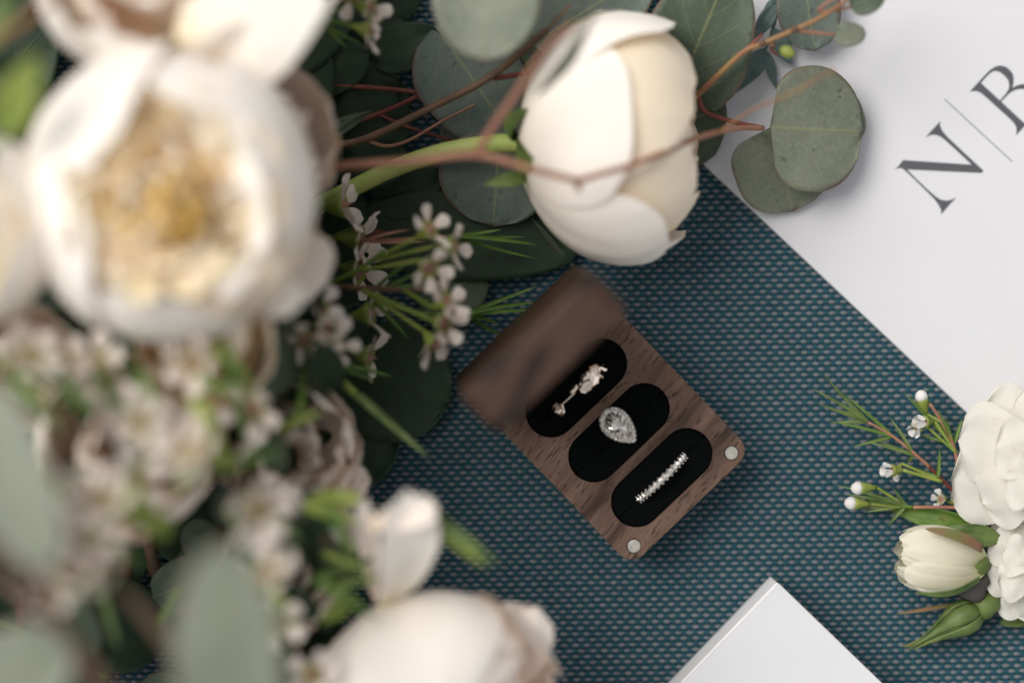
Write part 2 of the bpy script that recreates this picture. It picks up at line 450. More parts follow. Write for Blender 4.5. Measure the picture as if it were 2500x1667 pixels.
box = thing("ring_box", "open walnut ring box with three black slots holding rings, lid standing upright", "ring box", BC)
SLOT_R, SLOT_L = 6.92, 9.37
SLOTS = (-16.65, 0.0, 16.65)
def stadium(uc, r, L, n=14):
    o = []
    for k in range(n + 1):
        a = R_(-90 + 180 * k / n); o.append((uc + r * math.sin(a), L + r * math.cos(a)))
    for k in range(n + 1):
        a = R_(90 + 180 * k / n); o.append((uc + r * math.sin(a), -L + r * math.cos(a)))
    return o
def box_body(name, wood, H, depth, tf, parent):
    """a block with three stadium pockets cut into its top face (z = H)"""
    import bmesh
    outer = rounded_rect(-BH, BH, -BW, BW, 4.6, 8)
    cu = bpy.data.curves.new(name, 'CURVE'); cu.dimensions = '2D'; cu.fill_mode = 'BOTH'
    for pl in [outer] + [stadium(s, SLOT_R, SLOT_L) for s in SLOTS]:
        sp = cu.splines.new('POLY'); sp.points.add(len(pl) - 1); sp.use_cyclic_u = True
        for k, q in enumerate(pl): sp.points[k].co = (q[0], q[1], 0, 1)
    tmp = bpy.data.objects.new(name, cu); COL.objects.link(tmp)
    me = bpy.data.meshes.new_from_object(tmp.evaluated_get(bpy.context.evaluated_depsgraph_get())); bpy.data.objects.remove(tmp)
    bm = bmesh.new(); bm.from_mesh(me); bmesh.ops.remove_doubles(bm, verts=bm.verts, dist=1e-4)
    V = [(v.co.x, v.co.y, H) for v in bm.verts]; bm.verts.ensure_lookup_table()
    F = [tuple(v.index for v in f.verts) for f in bm.faces]
    if bm.faces and sum(f.normal.z for f in bm.faces) < 0: F = [f[::-1] for f in F]
    bm.free(); bpy.data.meshes.remove(me)
    def ring(pl, zs, flip=False):
        n = len(pl); b = len(V)
        for z, off in zs:
            cx = sum(p[0] for p in pl) / n; cy = sum(p[1] for p in pl) / n
            for (x, y) in pl:
                d = math.hypot(x - cx, y - cy); V.append((x + (x - cx) / d * off, y + (y - cy) / d * off, z))
        for r in range(len(zs) - 1):
            for k in range(n):
                f = (b + r * n + k, b + r * n + (k + 1) % n, b + (r + 1) * n + (k + 1) % n, b + (r + 1) * n + k); F.append(f[::-1] if flip else f)
        return b
    b = ring(outer, [(0, -.5), (.5, 0), (H - .45, 0.02), (H - .12, -.10), (H, -.40)][:4] + [(H, 0)])
    n = len(outer); F.append(tuple(b + k for k in range(n))[::-1])
    for s in SLOTS:
        pl = stadium(s, SLOT_R, SLOT_L); ring(pl, [(H - depth, 0), (H, 0)], True)
    V[:] = [tf(*v) for v in V]
    o = part(name, (V, F), wood, parent, smooth=False)
    return o
box_body("base", WOOD, BTOP, 11.0, bx, box)
for s in SLOTS:
    # velvet foam pad filling the slot, split along the middle to grip a ring
    for sg in (-1, 1):
        pl = stadium(s, SLOT_R - .06, SLOT_L); half = [(x, y) for x, y in pl if (x - s) * sg >= .03]
        cut = [(s + .03 * sg, SLOT_L + 6.7), (s + .03 * sg, -SLOT_L - 6.7)]
        ang = sorted(half + cut, key=lambda q: math.atan2(q[1], q[0] - s - sg * 2))
        V, F = prism(ang, BTOP - 10.9, BTOP - .9, bx)
        o = part("velvet_pad", (V, F), VELVET, box, smooth=False); bevel(o, .5, 2)
for v in (-18.1, 18.1):
    V, F, U = lathe([(0, 1.78), (.84, 1.78), (.98, 1.62)], bx(BH - 3.4, v, BTOP - .75), (0, 0, 1), 28)
    part("magnet", (V, F), MAGNET, box, smooth=False)
    V, F, U = lathe([(0, 2.0), (.03, 2.0)], bx(BH - 3.4, v, BTOP + .005), (0, 0, 1), 28)
    part("magnet_gap_shade", (V, F), VELVET, box, smooth=False)  # flat black disc stands in for the shaded gap round the magnet
# the lid stands on its hinge edge, leaning a little towards the slots
LT, LL = 13.0, 58.0
lean = R_(5.0)
def lid_tf(a, v, t):                     # a: along the lid away from the hinge, v across, t: thickness behind the inner face
    h = BTOP + .6 + a * math.cos(lean) + t * math.sin(lean)
    u = -BH - .2 + a * math.sin(lean) - t * math.cos(lean)
    return bx(u, v, h)
outer = rounded_rect(-LL / 2, LL / 2, -BW, BW, 4.6, 8)
V, F = prism(outer, 0, LT, lambda x, y, t: lid_tf(x + LL / 2, y, t))
lid = part("lid", (V, F), WOOD_LID, box, smooth=False); bevel(lid, 1.0, 3, 50)
for s in SLOTS:
    V, F = prism(stadium(s + LL / 2, SLOT_R - .5, SLOT_L), -.25, .6, lid_tf)
    part("lid_pad", (V, F), VELVET, lid, smooth=False)
for v in (-18.1, 18.1):
    V, F = prism([(LL - 3.6 + 1.78 * math.cos(R_(15 * k)), v + 1.78 * math.sin(R_(15 * k))) for k in range(24)], -.2, .8, lid_tf)
    part("magnet", (V, F), MAGNET, lid, smooth=False)
for v in (-12, 12):
    V, F, U = lathe([(-5, 1.3), (5, 1.3)], bx(-BH - 1.0, v, BTOP + .4), BV, 14)
    part("hinge", (V, F), BRASS, box)

# ------------------------------------------------------------------ rings
m = M("yellow_gold"); GOLD = m.done(m.pri((.90, .77, .66), .12, .5, 1.0))
m = M("white_gold"); WGOLD = m.done(m.pri((.80, .74, .68), .22, .5, 1.0))
def diamond_mat():
    m = M("diamond"); g = m.n("ShaderNodeBsdfGlass"); g.inputs["IOR"].default_value = 2.1; g.inputs["Roughness"].default_value = 0.0
    gl = m.n("ShaderNodeBsdfGlossy"); gl.inputs["Roughness"].default_value = .04; gl.inputs["Color"].default_value = (.93, .90, .86, 1)
    x = m.n("ShaderNodeMixShader"); x.inputs[0].default_value = .6; m.l(g.outputs[0], x.inputs[1]); m.l(gl.outputs[0], x.inputs[2]); return m.done(x)
DIAMOND = diamond_mat()
def facet_mat(name, c, r):
    m = M(name); g = m.n("ShaderNodeBsdfGlossy"); g.inputs["Roughness"].default_value = r; g.inputs["Color"].default_value = (*c, 1); return m.done(g)
FACET_FIRE = facet_mat("diamond_bright_facet", (.98, .96, .93), .42); FACET_GREY = facet_mat("diamond_mirror_facet", (.72, .67, .62), .05)
def sparkle(o, rnd, w=(.36, .36, .28)):  # bright, glassy and mirror facets at random: the glints are put in by material
    o.data.materials.append(FACET_FIRE); o.data.materials.append(FACET_GREY)
    for p in o.data.polygons:
        x = rnd.random(); p.material_index = 1 if x < w[0] else (0 if x < w[0] + w[1] else 2)

def gem(outline, org, e1, e2, n, crown=.34, pav=.9, table=.55, jitter=.0, rnd=None):
    """brilliant: outline in mm (girdle) -> star crown, table, pavilion"""
    N = len(outline); V, F = [], []; org = Vector(org)
    def pt(x, y, h): return org + e1 * x + e2 * y + n * h
    for x, y in outline: V.append(pt(x, y, 0))                                     # girdle 0..N-1
    for k in range(N):                                                             # upper facets, half a step on
        (x0, y0), (x1, y1) = outline[k], outline[(k + 1) % N]
        f = (table + 1) / 2 + .06; V.append(pt((x0 + x1) / 2 * f, (y0 + y1) / 2 * f, crown * (.58 + (rnd.uniform(-jitter, jitter) if rnd else 0))))
    for x, y in outline: V.append(pt(x * table, y * table, crown + (rnd.uniform(-jitter, jitter) * .8 if rnd else 0)))
    for k in range(N):
        (x0, y0), (x1, y1) = outline[k], outline[(k + 1) % N]
        V.append(pt((x0 + x1) / 2 * .5, (y0 + y1) / 2 * .5, -pav * .52))           # pavilion mains
    V.append(pt(0, 0, -pav)); c = 4 * N
    for k in range(N):
        j = (k + 1) % N
        F += [(k, j, N + k), (N + k, j, 2 * N + j), (N + k, 2 * N + j, 2 * N + k), (k, N + k, 2 * N + k)]
        F += [(j, k, 3 * N + k), (3 * N + k, c, 3 * N + j), (j, 3 * N + k, 3 * N + j)]
    V.append(pt(0, 0, crown * .9)); F += [(2 * N + k, 2 * N + (k + 1) % N, 4 * N + 1) for k in range(N)]
    return V, F

def ball(org, r, mat=None, sides=8, sq=1.0):
    return lathe([(r * sq * math.sin(R_(a)), max(r * math.cos(R_(a)), r * .02)) for a in (-88, -45, 0, 45, 88)], org, (0, 0, 1), sides)

def ring_band(uc, rad, zc, wd, th, name, mat, parent, sides=72):
    V, F = [], []
    for k in range(sides):
        g = 2 * math.pi * k / sides
        for (a, b) in ((-1, -1), (1, -1), (1, .4), (.6, 1), (-.6, 1), (-1, .4)):
            r = rad + b * th / 2
            V.append(bx(uc + a * wd / 2, r * math.sin(g), zc + r * math.cos(g)))
    for k in range(sides):
        for q in range(6):
            j = (k + 1) % sides; F.append((k * 6 + q, k * 6 + (q + 1) % 6, j * 6 + (q + 1) % 6, j * 6 + q))
    return part(name, (V, F), mat, parent)

rnd = random.Random(11)
# eternity band
er = thing("diamond_band", "slim ring paved with small diamonds in the front slot of the box", "ring", bx(SLOTS[2], 0, 0))
RZ, RR = BTOP - 4.4, 8.75
ring_band(SLOTS[2], RR, RZ, 1.5, .9, "band", WGOLD, er)
NST = 36
oct_ = lambda r, n=8: [(r * math.cos(2 * math.pi * k / n), r * math.sin(2 * math.pi * k / n)) for k in range(n)]
for k in range(-9, 10):
    g = 2 * math.pi * k / NST; d = (BV * math.sin(g) + Vector((0, 0, math.cos(g)))).normalized(); tg = (BV * math.cos(g) - Vector((0, 0, math.sin(g))))
    tilt = rnd.uniform(-.06, .06)
    o = bx(SLOTS[2], (RR + .55) * math.sin(g), RZ + (RR + .55) * math.cos(g))
    V, F = gem(oct_(.78), o, tg, BU, (d + BU * tilt).normalized(), .34, .5, .55, .22, rnd)
    sparkle(part("diamond", (V, F), DIAMOND, er, smooth=False), rnd, (.5, .3, .2))
    for sg in (-1, 1):
        gg = g + math.pi / NST
        for off in (-.0,):
            g2 = gg + off / RR
            part("prong", ball(bx(SLOTS[2] + sg * .92, (RR + .72) * math.sin(g2), RZ + (RR + .72) * math.cos(g2)), .32, sides=6), WGOLD, er)

# pear-shaped engagement ring
pr = thing("engagement_ring", "pear shaped diamond ring with a halo in the middle slot of the box", "ring", bx(0, 0, 0))
ring_band(SLOTS[1], 6.2, BTOP - 8.0, 1.2, 1.0, "band", WGOLD, pr)
pc = P(1513, 1043, BTOP + 4.2)
PA = Vector((.72, -.69, 0)).normalized(); PB = Vector((0, 0, 1)).cross(PA)            # point of the pear, across
def pear(L, W, n):
    o = []
    for k in range(n):
        a = 2 * math.pi * k / n
        x = math.cos(a); y = math.sin(a) * (math.sin(abs((a if a <= math.pi else 2 * math.pi - a)) / 2) ** .62) if True else 0
        o.append((x * L / 2 + .0, y * W / 2 * 1.06))
    return o
tz = Vector((0, 0, 1))
V, F = gem([(x - .25, y) for x, y in pear(9.2, 6.5, 22)], pc, PA, PB, (tz + PA * .05 - PB * .04).normalized(), 1.5, 3.2, .55, .55, rnd)
sparkle(part("pear_diamond", (V, F), DIAMOND, pr, smooth=False), rnd)
hal = pear(10.7, 7.9, 200)
acc, last, spots = 0.0, hal[0], [hal[0]]
for q in hal[1:]:
    acc += math.hypot(q[0] - last[0], q[1] - last[1]); last = q
    if acc >= 1.12: spots.append(q); acc = 0
V, F = prism([(x * 1.07 - .2, y * 1.09) for x, y in pear(10.9, 8.1, 48)], -1.5, -.35, lambda x, y, h: pc + PA * x + PB * y + tz * h)
part("halo_setting", (V, F), WGOLD, pr, smooth=False)
V, F = join(lathe([(-9, .8), (-1.5, 1.6)], pc, (0, 0, 1), 10))[:2]
part("basket", (V, F), WGOLD, pr)
for x, y in spots:
    nn = (tz + PA * (x * .04 + rnd.uniform(-.16, .16)) + PB * (y * .05 + rnd.uniform(-.16, .16))).normalized()
    V, F = gem(oct_(.56), pc + PA * (x - .2) + PB * y + tz * -.15, PA, PB, nn, .30, .5, .5, .2, rnd)
    sparkle(part("halo_diamond", (V, F), DIAMOND, pr, smooth=False), rnd)
    dx, dy = x, y; l = math.hypot(dx, dy)
    a = math.atan2(dy, dx) + .62 / l
    part("prong", ball(pc + PA * (math.cos(a) * l * 1.055 - .2) + PB * (math.sin(a) * l * 1.055) + tz * .02, .20, sides=6), WGOLD, pr)
for a in (0, 2.2, -2.2, 1.15, -1.15):
    i = int((a % (2 * math.pi)) / (2 * math.pi) * 200); x, y = pear(9.2, 6.5, 200)[i]
    part("claw", tube([pc + PA * (x * 1.02 - .25) + PB * y * 1.02 + tz * -1, pc + PA * (x * 1.0 - .25) + PB * y + tz * .5, pc + PA * (x * .86 - .25) + PB * y * .86 + tz * .95], .34, .22, 6, 3), WGOLD, pr)

# hammered gold ring
gr = thing("gold_ring", "hammered gold ring with leaf shaped facets in the slot under the lid", "ring", bx(SLOTS[0], 0, 0))
GZ, GR = BTOP - 5.7, 10.4
g0 = bx(SLOTS[0] + .6, 0, 0); g0.z = 0
def gp(g, a, r): return g0 + BU * a + BV * (r * math.sin(g)) + Vector((0, 0, GZ + r * math.cos(g) * (1 if math.cos(g) > 0 else .7)))
def plate(gc, ac, lg, wd, tiltu, tiltg, n=7, dome=.3, ang=0.0):
    r = GR + .35; d = BV * math.sin(gc) + tz * math.cos(gc); tg = BV * math.cos(gc) - tz * math.sin(gc)
    d = (d + BU * tiltu + tg * tiltg).normalized(); e1 = (tg - d * tg.dot(d)).normalized(); e2 = d.cross(e1); o = gp(gc, ac, r)
    V, F = [], []
    for (k, h) in ((1.0, -.75), (1.0, 0), (.80, dome * .7), (.4, dome)):
        for q in range(n):
            t = 2 * math.pi * q / n + ang; V.append(o + e1 * (math.cos(t) * lg * k) + e2 * (math.sin(t) * wd * k) + d * h)
    for r_ in range(3):
        for q in range(n): F.append((r_ * n + q, r_ * n + (q + 1) % n, (r_ + 1) * n + (q + 1) % n, (r_ + 1) * n + q))
    F.append(tuple(3 * n + q for q in range(n))); F.append(tuple(range(n))[::-1])
    return V, F
for (gc, ac, lg, wd, tu, tgg, n, dm) in (
    (1.02, -.35, 1.6, 1.5, -.30, .30, 6, .2), (.84, .75, 1.9, 1.35, .32, .12, 5, .15), (.66, -.65, 1.9, 1.25, -.22, -.15, 6, .2), (.50, .75, 2.1, 1.15, .26, .15, 6, .12),
    (.33, -.45, 1.9, 1.45, -.12, -.05, 9, .25), (.22, .75, 1.8, 1.15, .22, -.2, 9, .4),
    (-.74, -.1, 1.6, 1.35, -.12, .15, 6, .2), (-.86, 1.05, 1.35, 1.0, .32, .0, 6, .15), (-1.02, -.1, 1.6, 1.2, -.28, -.2, 5, .2)):
    part("leaf_facet", plate(gc, ac * 1.2, lg * 1.3, wd * 1.4, tu, tgg, n, dm, rnd.uniform(0, 1)), GOLD, gr, smooth=False)
part("bead", lathe([(1.5 * math.sin(R_(a)), max(.02, .85 * math.cos(R_(a)))) for a in range(-88, 89, 22)], gp(-.07, -1.0, GR + .7), BV * .92 + BU * -.1, 14), GOLD, gr)
part("wire", tube([gp(-.10, -.2, GR + .4), gp(-.34, -.15, GR + .25), gp(-.66, -.2, GR + .3)], .26, .26, 8, 5), GOLD, gr)
part("shank", tube([gp(R_(a), 0, GR) for a in range(58, 310, 14)], .6, .6, 8, 2), GOLD, gr)

# ------------------------------------------------------------------ cards
def paper(name, c):
    m = M(name); pos = m.gen(); x = m.mix(.05, c, m.ramp(m.noise(pos, 45, 3), [(.35, .6), (.65, 1)]), 'MULTIPLY')
    p = m.pri(x, .7, .25); m.bump(p, m.noise(pos, 1400, 3), .12, .0001); return m.done(p)
PAPER = paper("card_paper", (.622, .620, .645)); PAPER2 = paper("box_paper", (.63, .632, .660))
INK = plain("grey_ink", (.085, .088, .10), .6, .3, .1, 500)
ca = P(1560, 254, .6); ca.z = 0
ce = (P(2395, 1040, .6) - P(1720, 405, .6)).normalized(); cn = Vector((-ce.y, ce.x, 0))
if cn.x < 0: cn = -cn
card = thing("monogram_card", "white stationery card printed with the grey initials N and B beside the flowers", "card", ca)
V, F = prism([(0, 0), (178, 0), (178, 127), (0, 127)], .25, .9, lambda x, y, h: ca + ce * x + cn * y + Vector((0, 0, h)))
o = part("card_sheet", (V, F), PAPER, card, smooth=False); bevel(o, .12, 1)
def lp(pts): return [(lambda q: (q.x, q.y))(P(2150 + x / 3.734, 130 + y / 3.734, .9)) for x, y in pts]
flat_shape("letter_n", [lp([(125, 1065), (160, 1032), (205, 975), (830, 1017), (700, 895), (590, 795), (548, 762), (505, 745), (460, 745), (410, 768), (470, 700), (545, 620), (541, 662), (560, 706), (610, 765), (700, 850), (850, 990), (940, 1072), (918, 1093),
    (580, 1077), (240, 1060), (330, 1150), (420, 1235), (500, 1305), (545, 1335), (600, 1345), (645, 1336), (690, 1318), (620, 1390), (552, 1470), (552, 1430), (530, 1385), (490, 1330), (420, 1260), (330, 1170), (215, 1062), (190, 1048), (160, 1048)])], .92, .98, INK, card)
flat_shape("divider_line", [lp([(580, 422), (585, 417), (1202, 986), (1197, 991)])], .92, .98, INK, card)
def bl(pts): return lp([(860 + a * .735 + b * .68, 300 + a * .68 - b * .735) for a, b in pts])
flat_shape("letter_b", [bl([(0, -70), (0, 60), (0, 150), (3, 205), (17, 255), (39, 289), (75, 314), (112, 322), (148, 321), (179, 313), (205, 297), (228, 273), (248, 244), (262, 217),
    (270, 245), (283, 272), (300, 298), (325, 325), (365, 350), (420, 368), (470, 360), (515, 330), (550, 280), (572, 215), (580, 120), (580, -75), (562, -50), (535, -22), (490, -6), (430, -3), (200, -6), (90, -8), (50, -20), (20, -45)]),
    bl([(20, 57), (20, 130), (22, 180), (35, 218), (62, 240), (98, 250), (145, 252), (190, 243), (228, 215), (248, 180), (255, 130), (257, 57)]),
    bl([(272, 57), (274, 150), (285, 205), (312, 250), (349, 285), (400, 306), (450, 306), (500, 280), (535, 235), (554, 175), (558, 57)])], .92, .98, INK, card)

WBH = 18.0
wa = P(1898, 1422, WBH); wa.z = 0
wl = Vector((-.693, -.72, 0)).normalized(); wr = Vector((.72, -.694, 0)).normalized()
wb = thing("white_box", "plain white cardboard box with a lid seam lying below the ring box", "box", wa)
def wt(x, y, h): return wa + wl * x + wr * y + Vector((0, 0, h))
V, F = prism([(0, 0), (70, 0), (70, 95), (0, 95)], .3, WBH - 1.2, wt)
o = part("box_tray", (V, F), paper("tray_paper_lit", (.84, .84, .86)), wb, smooth=False); bevel(o, .25, 2)  # paler than the lid paper: light on the side put into the colour
V, F = prism([(-.15, .3), (70.15, .3), (70.15, 95.1), (-.15, 95.1)], WBH - .9, WBH, wt)
o = part("box_lid", (V, F), PAPER2, wb, smooth=False); bevel(o, .2, 2)
# ------------------------------------------------------------------ flowers
def petal(parent, fr, R, phi, hw, th0, th1, mat, name="petal", **kw):
    return part(name, bowl_petal(fr, R, R_(phi), hw, th0, th1, **kw), mat, parent)

def free_petal(parent, base, tip, width, mat, name="petal", **kw):
    kw.setdefault('shape', 'petal')
    return part(name, sheet(P(*base), P(*tip), width, **kw), mat, parent)

def pts(*a): return [P(*q) for q in a]

# ---- half-open peony lying on the cloth above the ring box
pc_ = thing("peony", "half open ivory peony lying on its side on the blue cloth above the ring box", "peony", P(1500, 335, 0), "peonies")
fr = frame(P(1508, 332, 28), (.98, .045, .14)); fr = (fr[0], fr[1] * .84, fr[2], fr[3])
RA = 31.8
for (phi, hw, th1, R, mat, kw) in (
    (180, 1.0, 120, RA - .5, PET_CREAM, dict(over=.8)),
    (232, .95, 126, RA, PET_WHITE, dict(over=.8, flare=.02)),
    (128, .95, 128, RA - .2, PET_CREAM, dict(over=.8)),
    # up: a broad petal whose rim rolls outwards
    (-78, .80, 126, RA + .3, PET_WHITE, dict(over=-.7, flare=.05, lip=1.6, ruffle=1.2, drop=.26)),
    (-108, .85, 126, RA + .1, PET_WHITE, dict(over=-.5, drop=.24, ruffle=.8)),
    (-40, 1.15, 150, RA - .5, PET_CREAM, dict(over=-.6, drop=.2, ruffle=1.0, frill=.03)),
    # inner cups
    (40, .85, 150, RA - 2.2, PET_CREAM, dict(over=.7, drop=.25, ruffle=1.0, frill=0.054)),
    (100, .80, 148, RA - 1.7, PET_CREAM, dict(over=.7, drop=.3, ruffle=1.0, frill=0.045)),
    (-15, .80, 146, RA - 2.6, PET_CREAM, dict(over=.9, drop=.25, ruffle=1.1, frill=0.063)),
    (-100, .8, 150, RA - 2.6, PET_CREAM, dict(over=.9, drop=.3, ruffle=1.0, frill=0.045)),
    (170, .9, 150, RA - 2.8, PET_CREAM, dict(over=.9, drop=.3, ruffle=1.0, frill=0.045)),
    (240, .9, 148, RA - 2.6, PET_CREAM, dict(over=.9, drop=.3, ruffle=1.0, frill=0.045)),
    (62, .75, 160, RA - 4.6, PET_CREAM, dict(over=1.0, drop=.2, ruffle=1.4, frill=0.072)),
    (5, .75, 158, RA - 4.2, PET_CREAM, dict(over=1.0, drop=.2, ruffle=1.4, frill=0.090)),
    (-50, .75, 160, RA - 4.8, PET_CREAM, dict(over=1.0, drop=.2, ruffle=1.4, frill=0.072)),
    (120, .75, 162, RA - 5.0, PET_CREAM, dict(over=1.0, drop=.2, ruffle=1.4, frill=0.072)),
    (200, .75, 162, RA - 5.4, PET_CREAM, dict(over=1.0, drop=.2, ruffle=1.4, frill=0.072)),
    (280, .75, 162, RA - 5.6, PET_CREAM, dict(over=1.0, drop=.2, ruffle=1.4, frill=0.072)),
    # the two big outer petals that face the lens
    (-6, .82, 104, RA + .9, PET_WHITE, dict(over=.5, drop=.20, lip=.3, ruffle=.4)),
    (66, .66, 118, RA + 1.0, PET_WHITE, dict(over=1.2, drop=.16, ruffle=.6, flare=.03, crease=.6)),
    (104, .62, 126, RA + .9, PET_WHITE, dict(over=1.5, drop=.18, ruffle=.7, flare=.05, crease=-.8)),
):
    kw.setdefault('drop', .35)
    petal(pc_, fr, R, phi, hw, 6, th1, mat, asp=.81, seed=phi * .37 + R, ns=21, nt=19, **kw)
for k in range(16):                                   # crumpled petals inside the mouth
    a = k * 2.4; q = fr[0] + fr[3] * 4 + (fr[1] * math.cos(a) + fr[2] * math.sin(a)) * (5 + (k % 4) * 4)
    part("petal", sheet(q, q + fr[3] * (10.5 + 2 * math.sin(k)) + (fr[1] * math.cos(a) + fr[2] * math.sin(a)) * (2 + (k % 3) * 2), 11, normal=fr[1] * math.cos(a) + fr[2] * math.sin(a), cup=-.12, wave=1.6, seed=k * 1.3, shape='petal', ns=9, nt=9), PET_CREAM, pc_)
part("stem", tube(pts((1282, 350, 24), (1200, 352, 23), (1080, 372, 20), (960, 412, 17), (860, 460, 14), (760, 512, 11), (640, 590, 8)), 2.6, 2.3, 12, 6), STEM_PEONY, pc_)
part("receptacle", lathe([(0, 2.6), (1.5, 4.0), (3.4, 7.0), (4.6, 8.5)], P(1262, 350, 25), (.985, .03, .08), 16), GREEN, pc_)
for (b, tp, wd, nrm, bd) in (((1262, 352, 29), (1330, 415, 44), 9, (-.6, -.3, .7), .12), ((1262, 345, 29), (1248, 250, 27), 7, (-.9, .1, .4), .1), ((1265, 360, 26), (1300, 440, 24), 8, (-.8, -.4, .3), .1), ((1258, 340, 27), (1290, 265, 40), 8, (-.7, .4, .6), .12)):
    part("sepal", sheet(P(*b), P(*tp), wd, normal=nrm, bend=bd, cup=.12, shape='lance'), GREEN_MID, pc_)
part("sepal", sheet(P(1300, 430, 30), P(1175, 452, 34), 4.5, bend=.1, cup=.15, shape='lance'), GREEN_MID, pc_)

# ---- open peony at the left, facing the lens
big = thing("peony", "large open cream peony with a golden heart standing highest in the bouquet", "peony", P(415, 480, 0), "peonies")
fr = frame(P(415, 478, 86), (.03, -.03, 1), ref=(1, 0, 0)); RB = 35.0
for (phi, hw, th1, R, mat, kw) in (
    (60, 1.0, 100, RB - .3, PET_WHITE, dict(flare=.02)), (320, 1.0, 108, RB - .4, PET_WHITE, dict()), (180, 1.0, 105, RB - .6, PET_WHITE, dict()), (265, 1.0, 112, RB - .4, PET_WHITE, dict()), (120, 1.0, 108, RB - .5, PET_WHITE, dict()),
    (18, .95, 146, RB + .6, PET_WHITE, dict(over=1.0, ruffle=.8, drop=.2)), (72, .78, 142, RB - .6, PET_WHITE, dict(over=.8, ruffle=1.0)),
    (-52, .70, 131, RB - .8, PET_CREAM, dict(over=1.0, ruffle=2.0, frill=.14)), (-98, .85, 136, RB + .3, PET_WHITE, dict(over=.9, ruffle=.8)),
    (198, .80, 150, RB + .5, PET_WHITE, dict(over=.8, ruffle=.6, drop=.2)), (138, .92, 154, RB + 1.4, PET_WHITE, dict(over=-.9, ruffle=.7, drop=.22)),
):
    kw.setdefault('drop', .3)
    petal(big, fr, R, phi, hw, 12, th1, mat, asp=.80, seed=phi * .21, ns=19, nt=17, **kw)
for k in range(9):
    petal(big, fr, 31.0 + (k % 3) * 1.0, k * 41 + 8, .55, 40, 146 + 9 * math.sin(k * 2.1), PET_CREAM if k % 3 else PET_GOLD, asp=.80, over=1.2, ruffle=2.2, frill=.14, drop=.25, seed=k + 20)
HC = P(440, 500, 72)
for k in range(54):                                    # crumpled golden petals packed in the open heart
    a = k * 2.4; r = 2.0 + 19.0 * math.sqrt(k / 54); u = Vector((math.cos(a), math.sin(a), 0))
    top = 116 - .26 * r - 6 * ((k * .37) % 1)
    c0 = Vector((HC.x, HC.y, 91 + 5 * math.sin(k * 1.7))) + u * r * .45; c1 = Vector((HC.x, HC.y, 0)) + u * (r + 5 + 2 * math.sin(k * 1.3)) + Vector((0, 0, top))
    part("petal", sheet(c0, c1, 12 + 3 * math.sin(k * 1.9), normal=u * -.5 + Vector((0, 0, 1)), cup=.06, wave=3.0, bend=.10 * math.sin(k * 2.2), seed=k * 2.7, shape='petal', ns=11, nt=11), PET_GOLD if k % 5 > 1 else PET_CREAM, big)
for k in range(18):                                    # and the tuft that closes its middle
    a = k * 2.4; r = .4 + .42 * k; u = Vector((math.cos(a), math.sin(a), 0)); q = Vector((HC.x, HC.y, 0)) + u * r
    part("petal", sheet(q + Vector((0, 0, 92)), q + u * (2.5 + 1.5 * math.sin(k)) + Vector((0, 0, 117 - 3 * ((k * .6) % 1))), 10, normal=u, cup=-.1, wave=3.0, seed=k * 1.9, shape='petal', ns=9, nt=9), PET_GOLD if k % 3 else PET_WHITE, big)
for (b, tp, wd) in (((330, 500, 96), (385, 455, 112), 17), ((350, 560, 96), (372, 500, 112), 14), ((560, 470, 100), (640, 430, 112), 18), ((590, 540, 96), (560, 445, 110), 16), ((560, 640, 92), (640, 570, 106), 17), ((470, 640, 92), (425, 715, 106), 17), ((540, 640, 92), (560, 715, 104), 17), ((380, 640, 92), (330, 640, 105), 16), ((330, 420, 92), (420, 330, 106), 17), ((520, 330, 92), (560, 300, 106), 16)):
    free_petal(big, b, tp, wd, PET_WHITE, cup=-.1, wave=2.5, bend=.1, seed=b[0])
for k in range(50):
    a = k * 2.4; r = 1 + .10 * k; q = P(450, 522, 97) + Vector((math.cos(a) * r, math.sin(a) * r, 0))
    part("stamen", tube([q, q + Vector((math.cos(a) * 2, math.sin(a) * 2, 17 + 4 * math.sin(k)))], .45, .8, 5, 3), STAMEN, big)
for (b, tp, wd) in (((560, 520, 101), (700, 470, 105), 19), ((560, 600, 101), (690, 640, 102), 18), ((480, 650, 101), (530, 775, 100), 18), ((560, 420, 101), (665, 320, 103), 18), ((400, 650, 101), (385, 770, 100), 17), ((600, 560, 103), (655, 560, 112), 15), ((520, 620, 103), (600, 700, 106), 15)):
    free_petal(big, b, tp, wd, PET_CREAM if wd > 17 else PET_WHITE, cup=-.06, wave=3.2, bend=.12, seed=b[0] * .3 + tp[1])
free_petal(big, (640, 640, 78), (712, 768, 84), 13, PET_WHITE, cup=-.2, bend=.1, seed=3.3)
free_petal(big, (640, 590, 60), (800, 690, 62), 24, PET_BLUSH, cup=.10, bend=.06, seed=8.3)
part("stem", tube([P(415, 480, 54), P(390, 520, 30), P(340, 620, 6)], 3, 3, 10), STEM_PEONY, big)
part("receptacle", lathe([(0, 3), (2, 7), (6, 11)], P(415, 480, 51), (0, 0, 1), 14), GREEN, big)

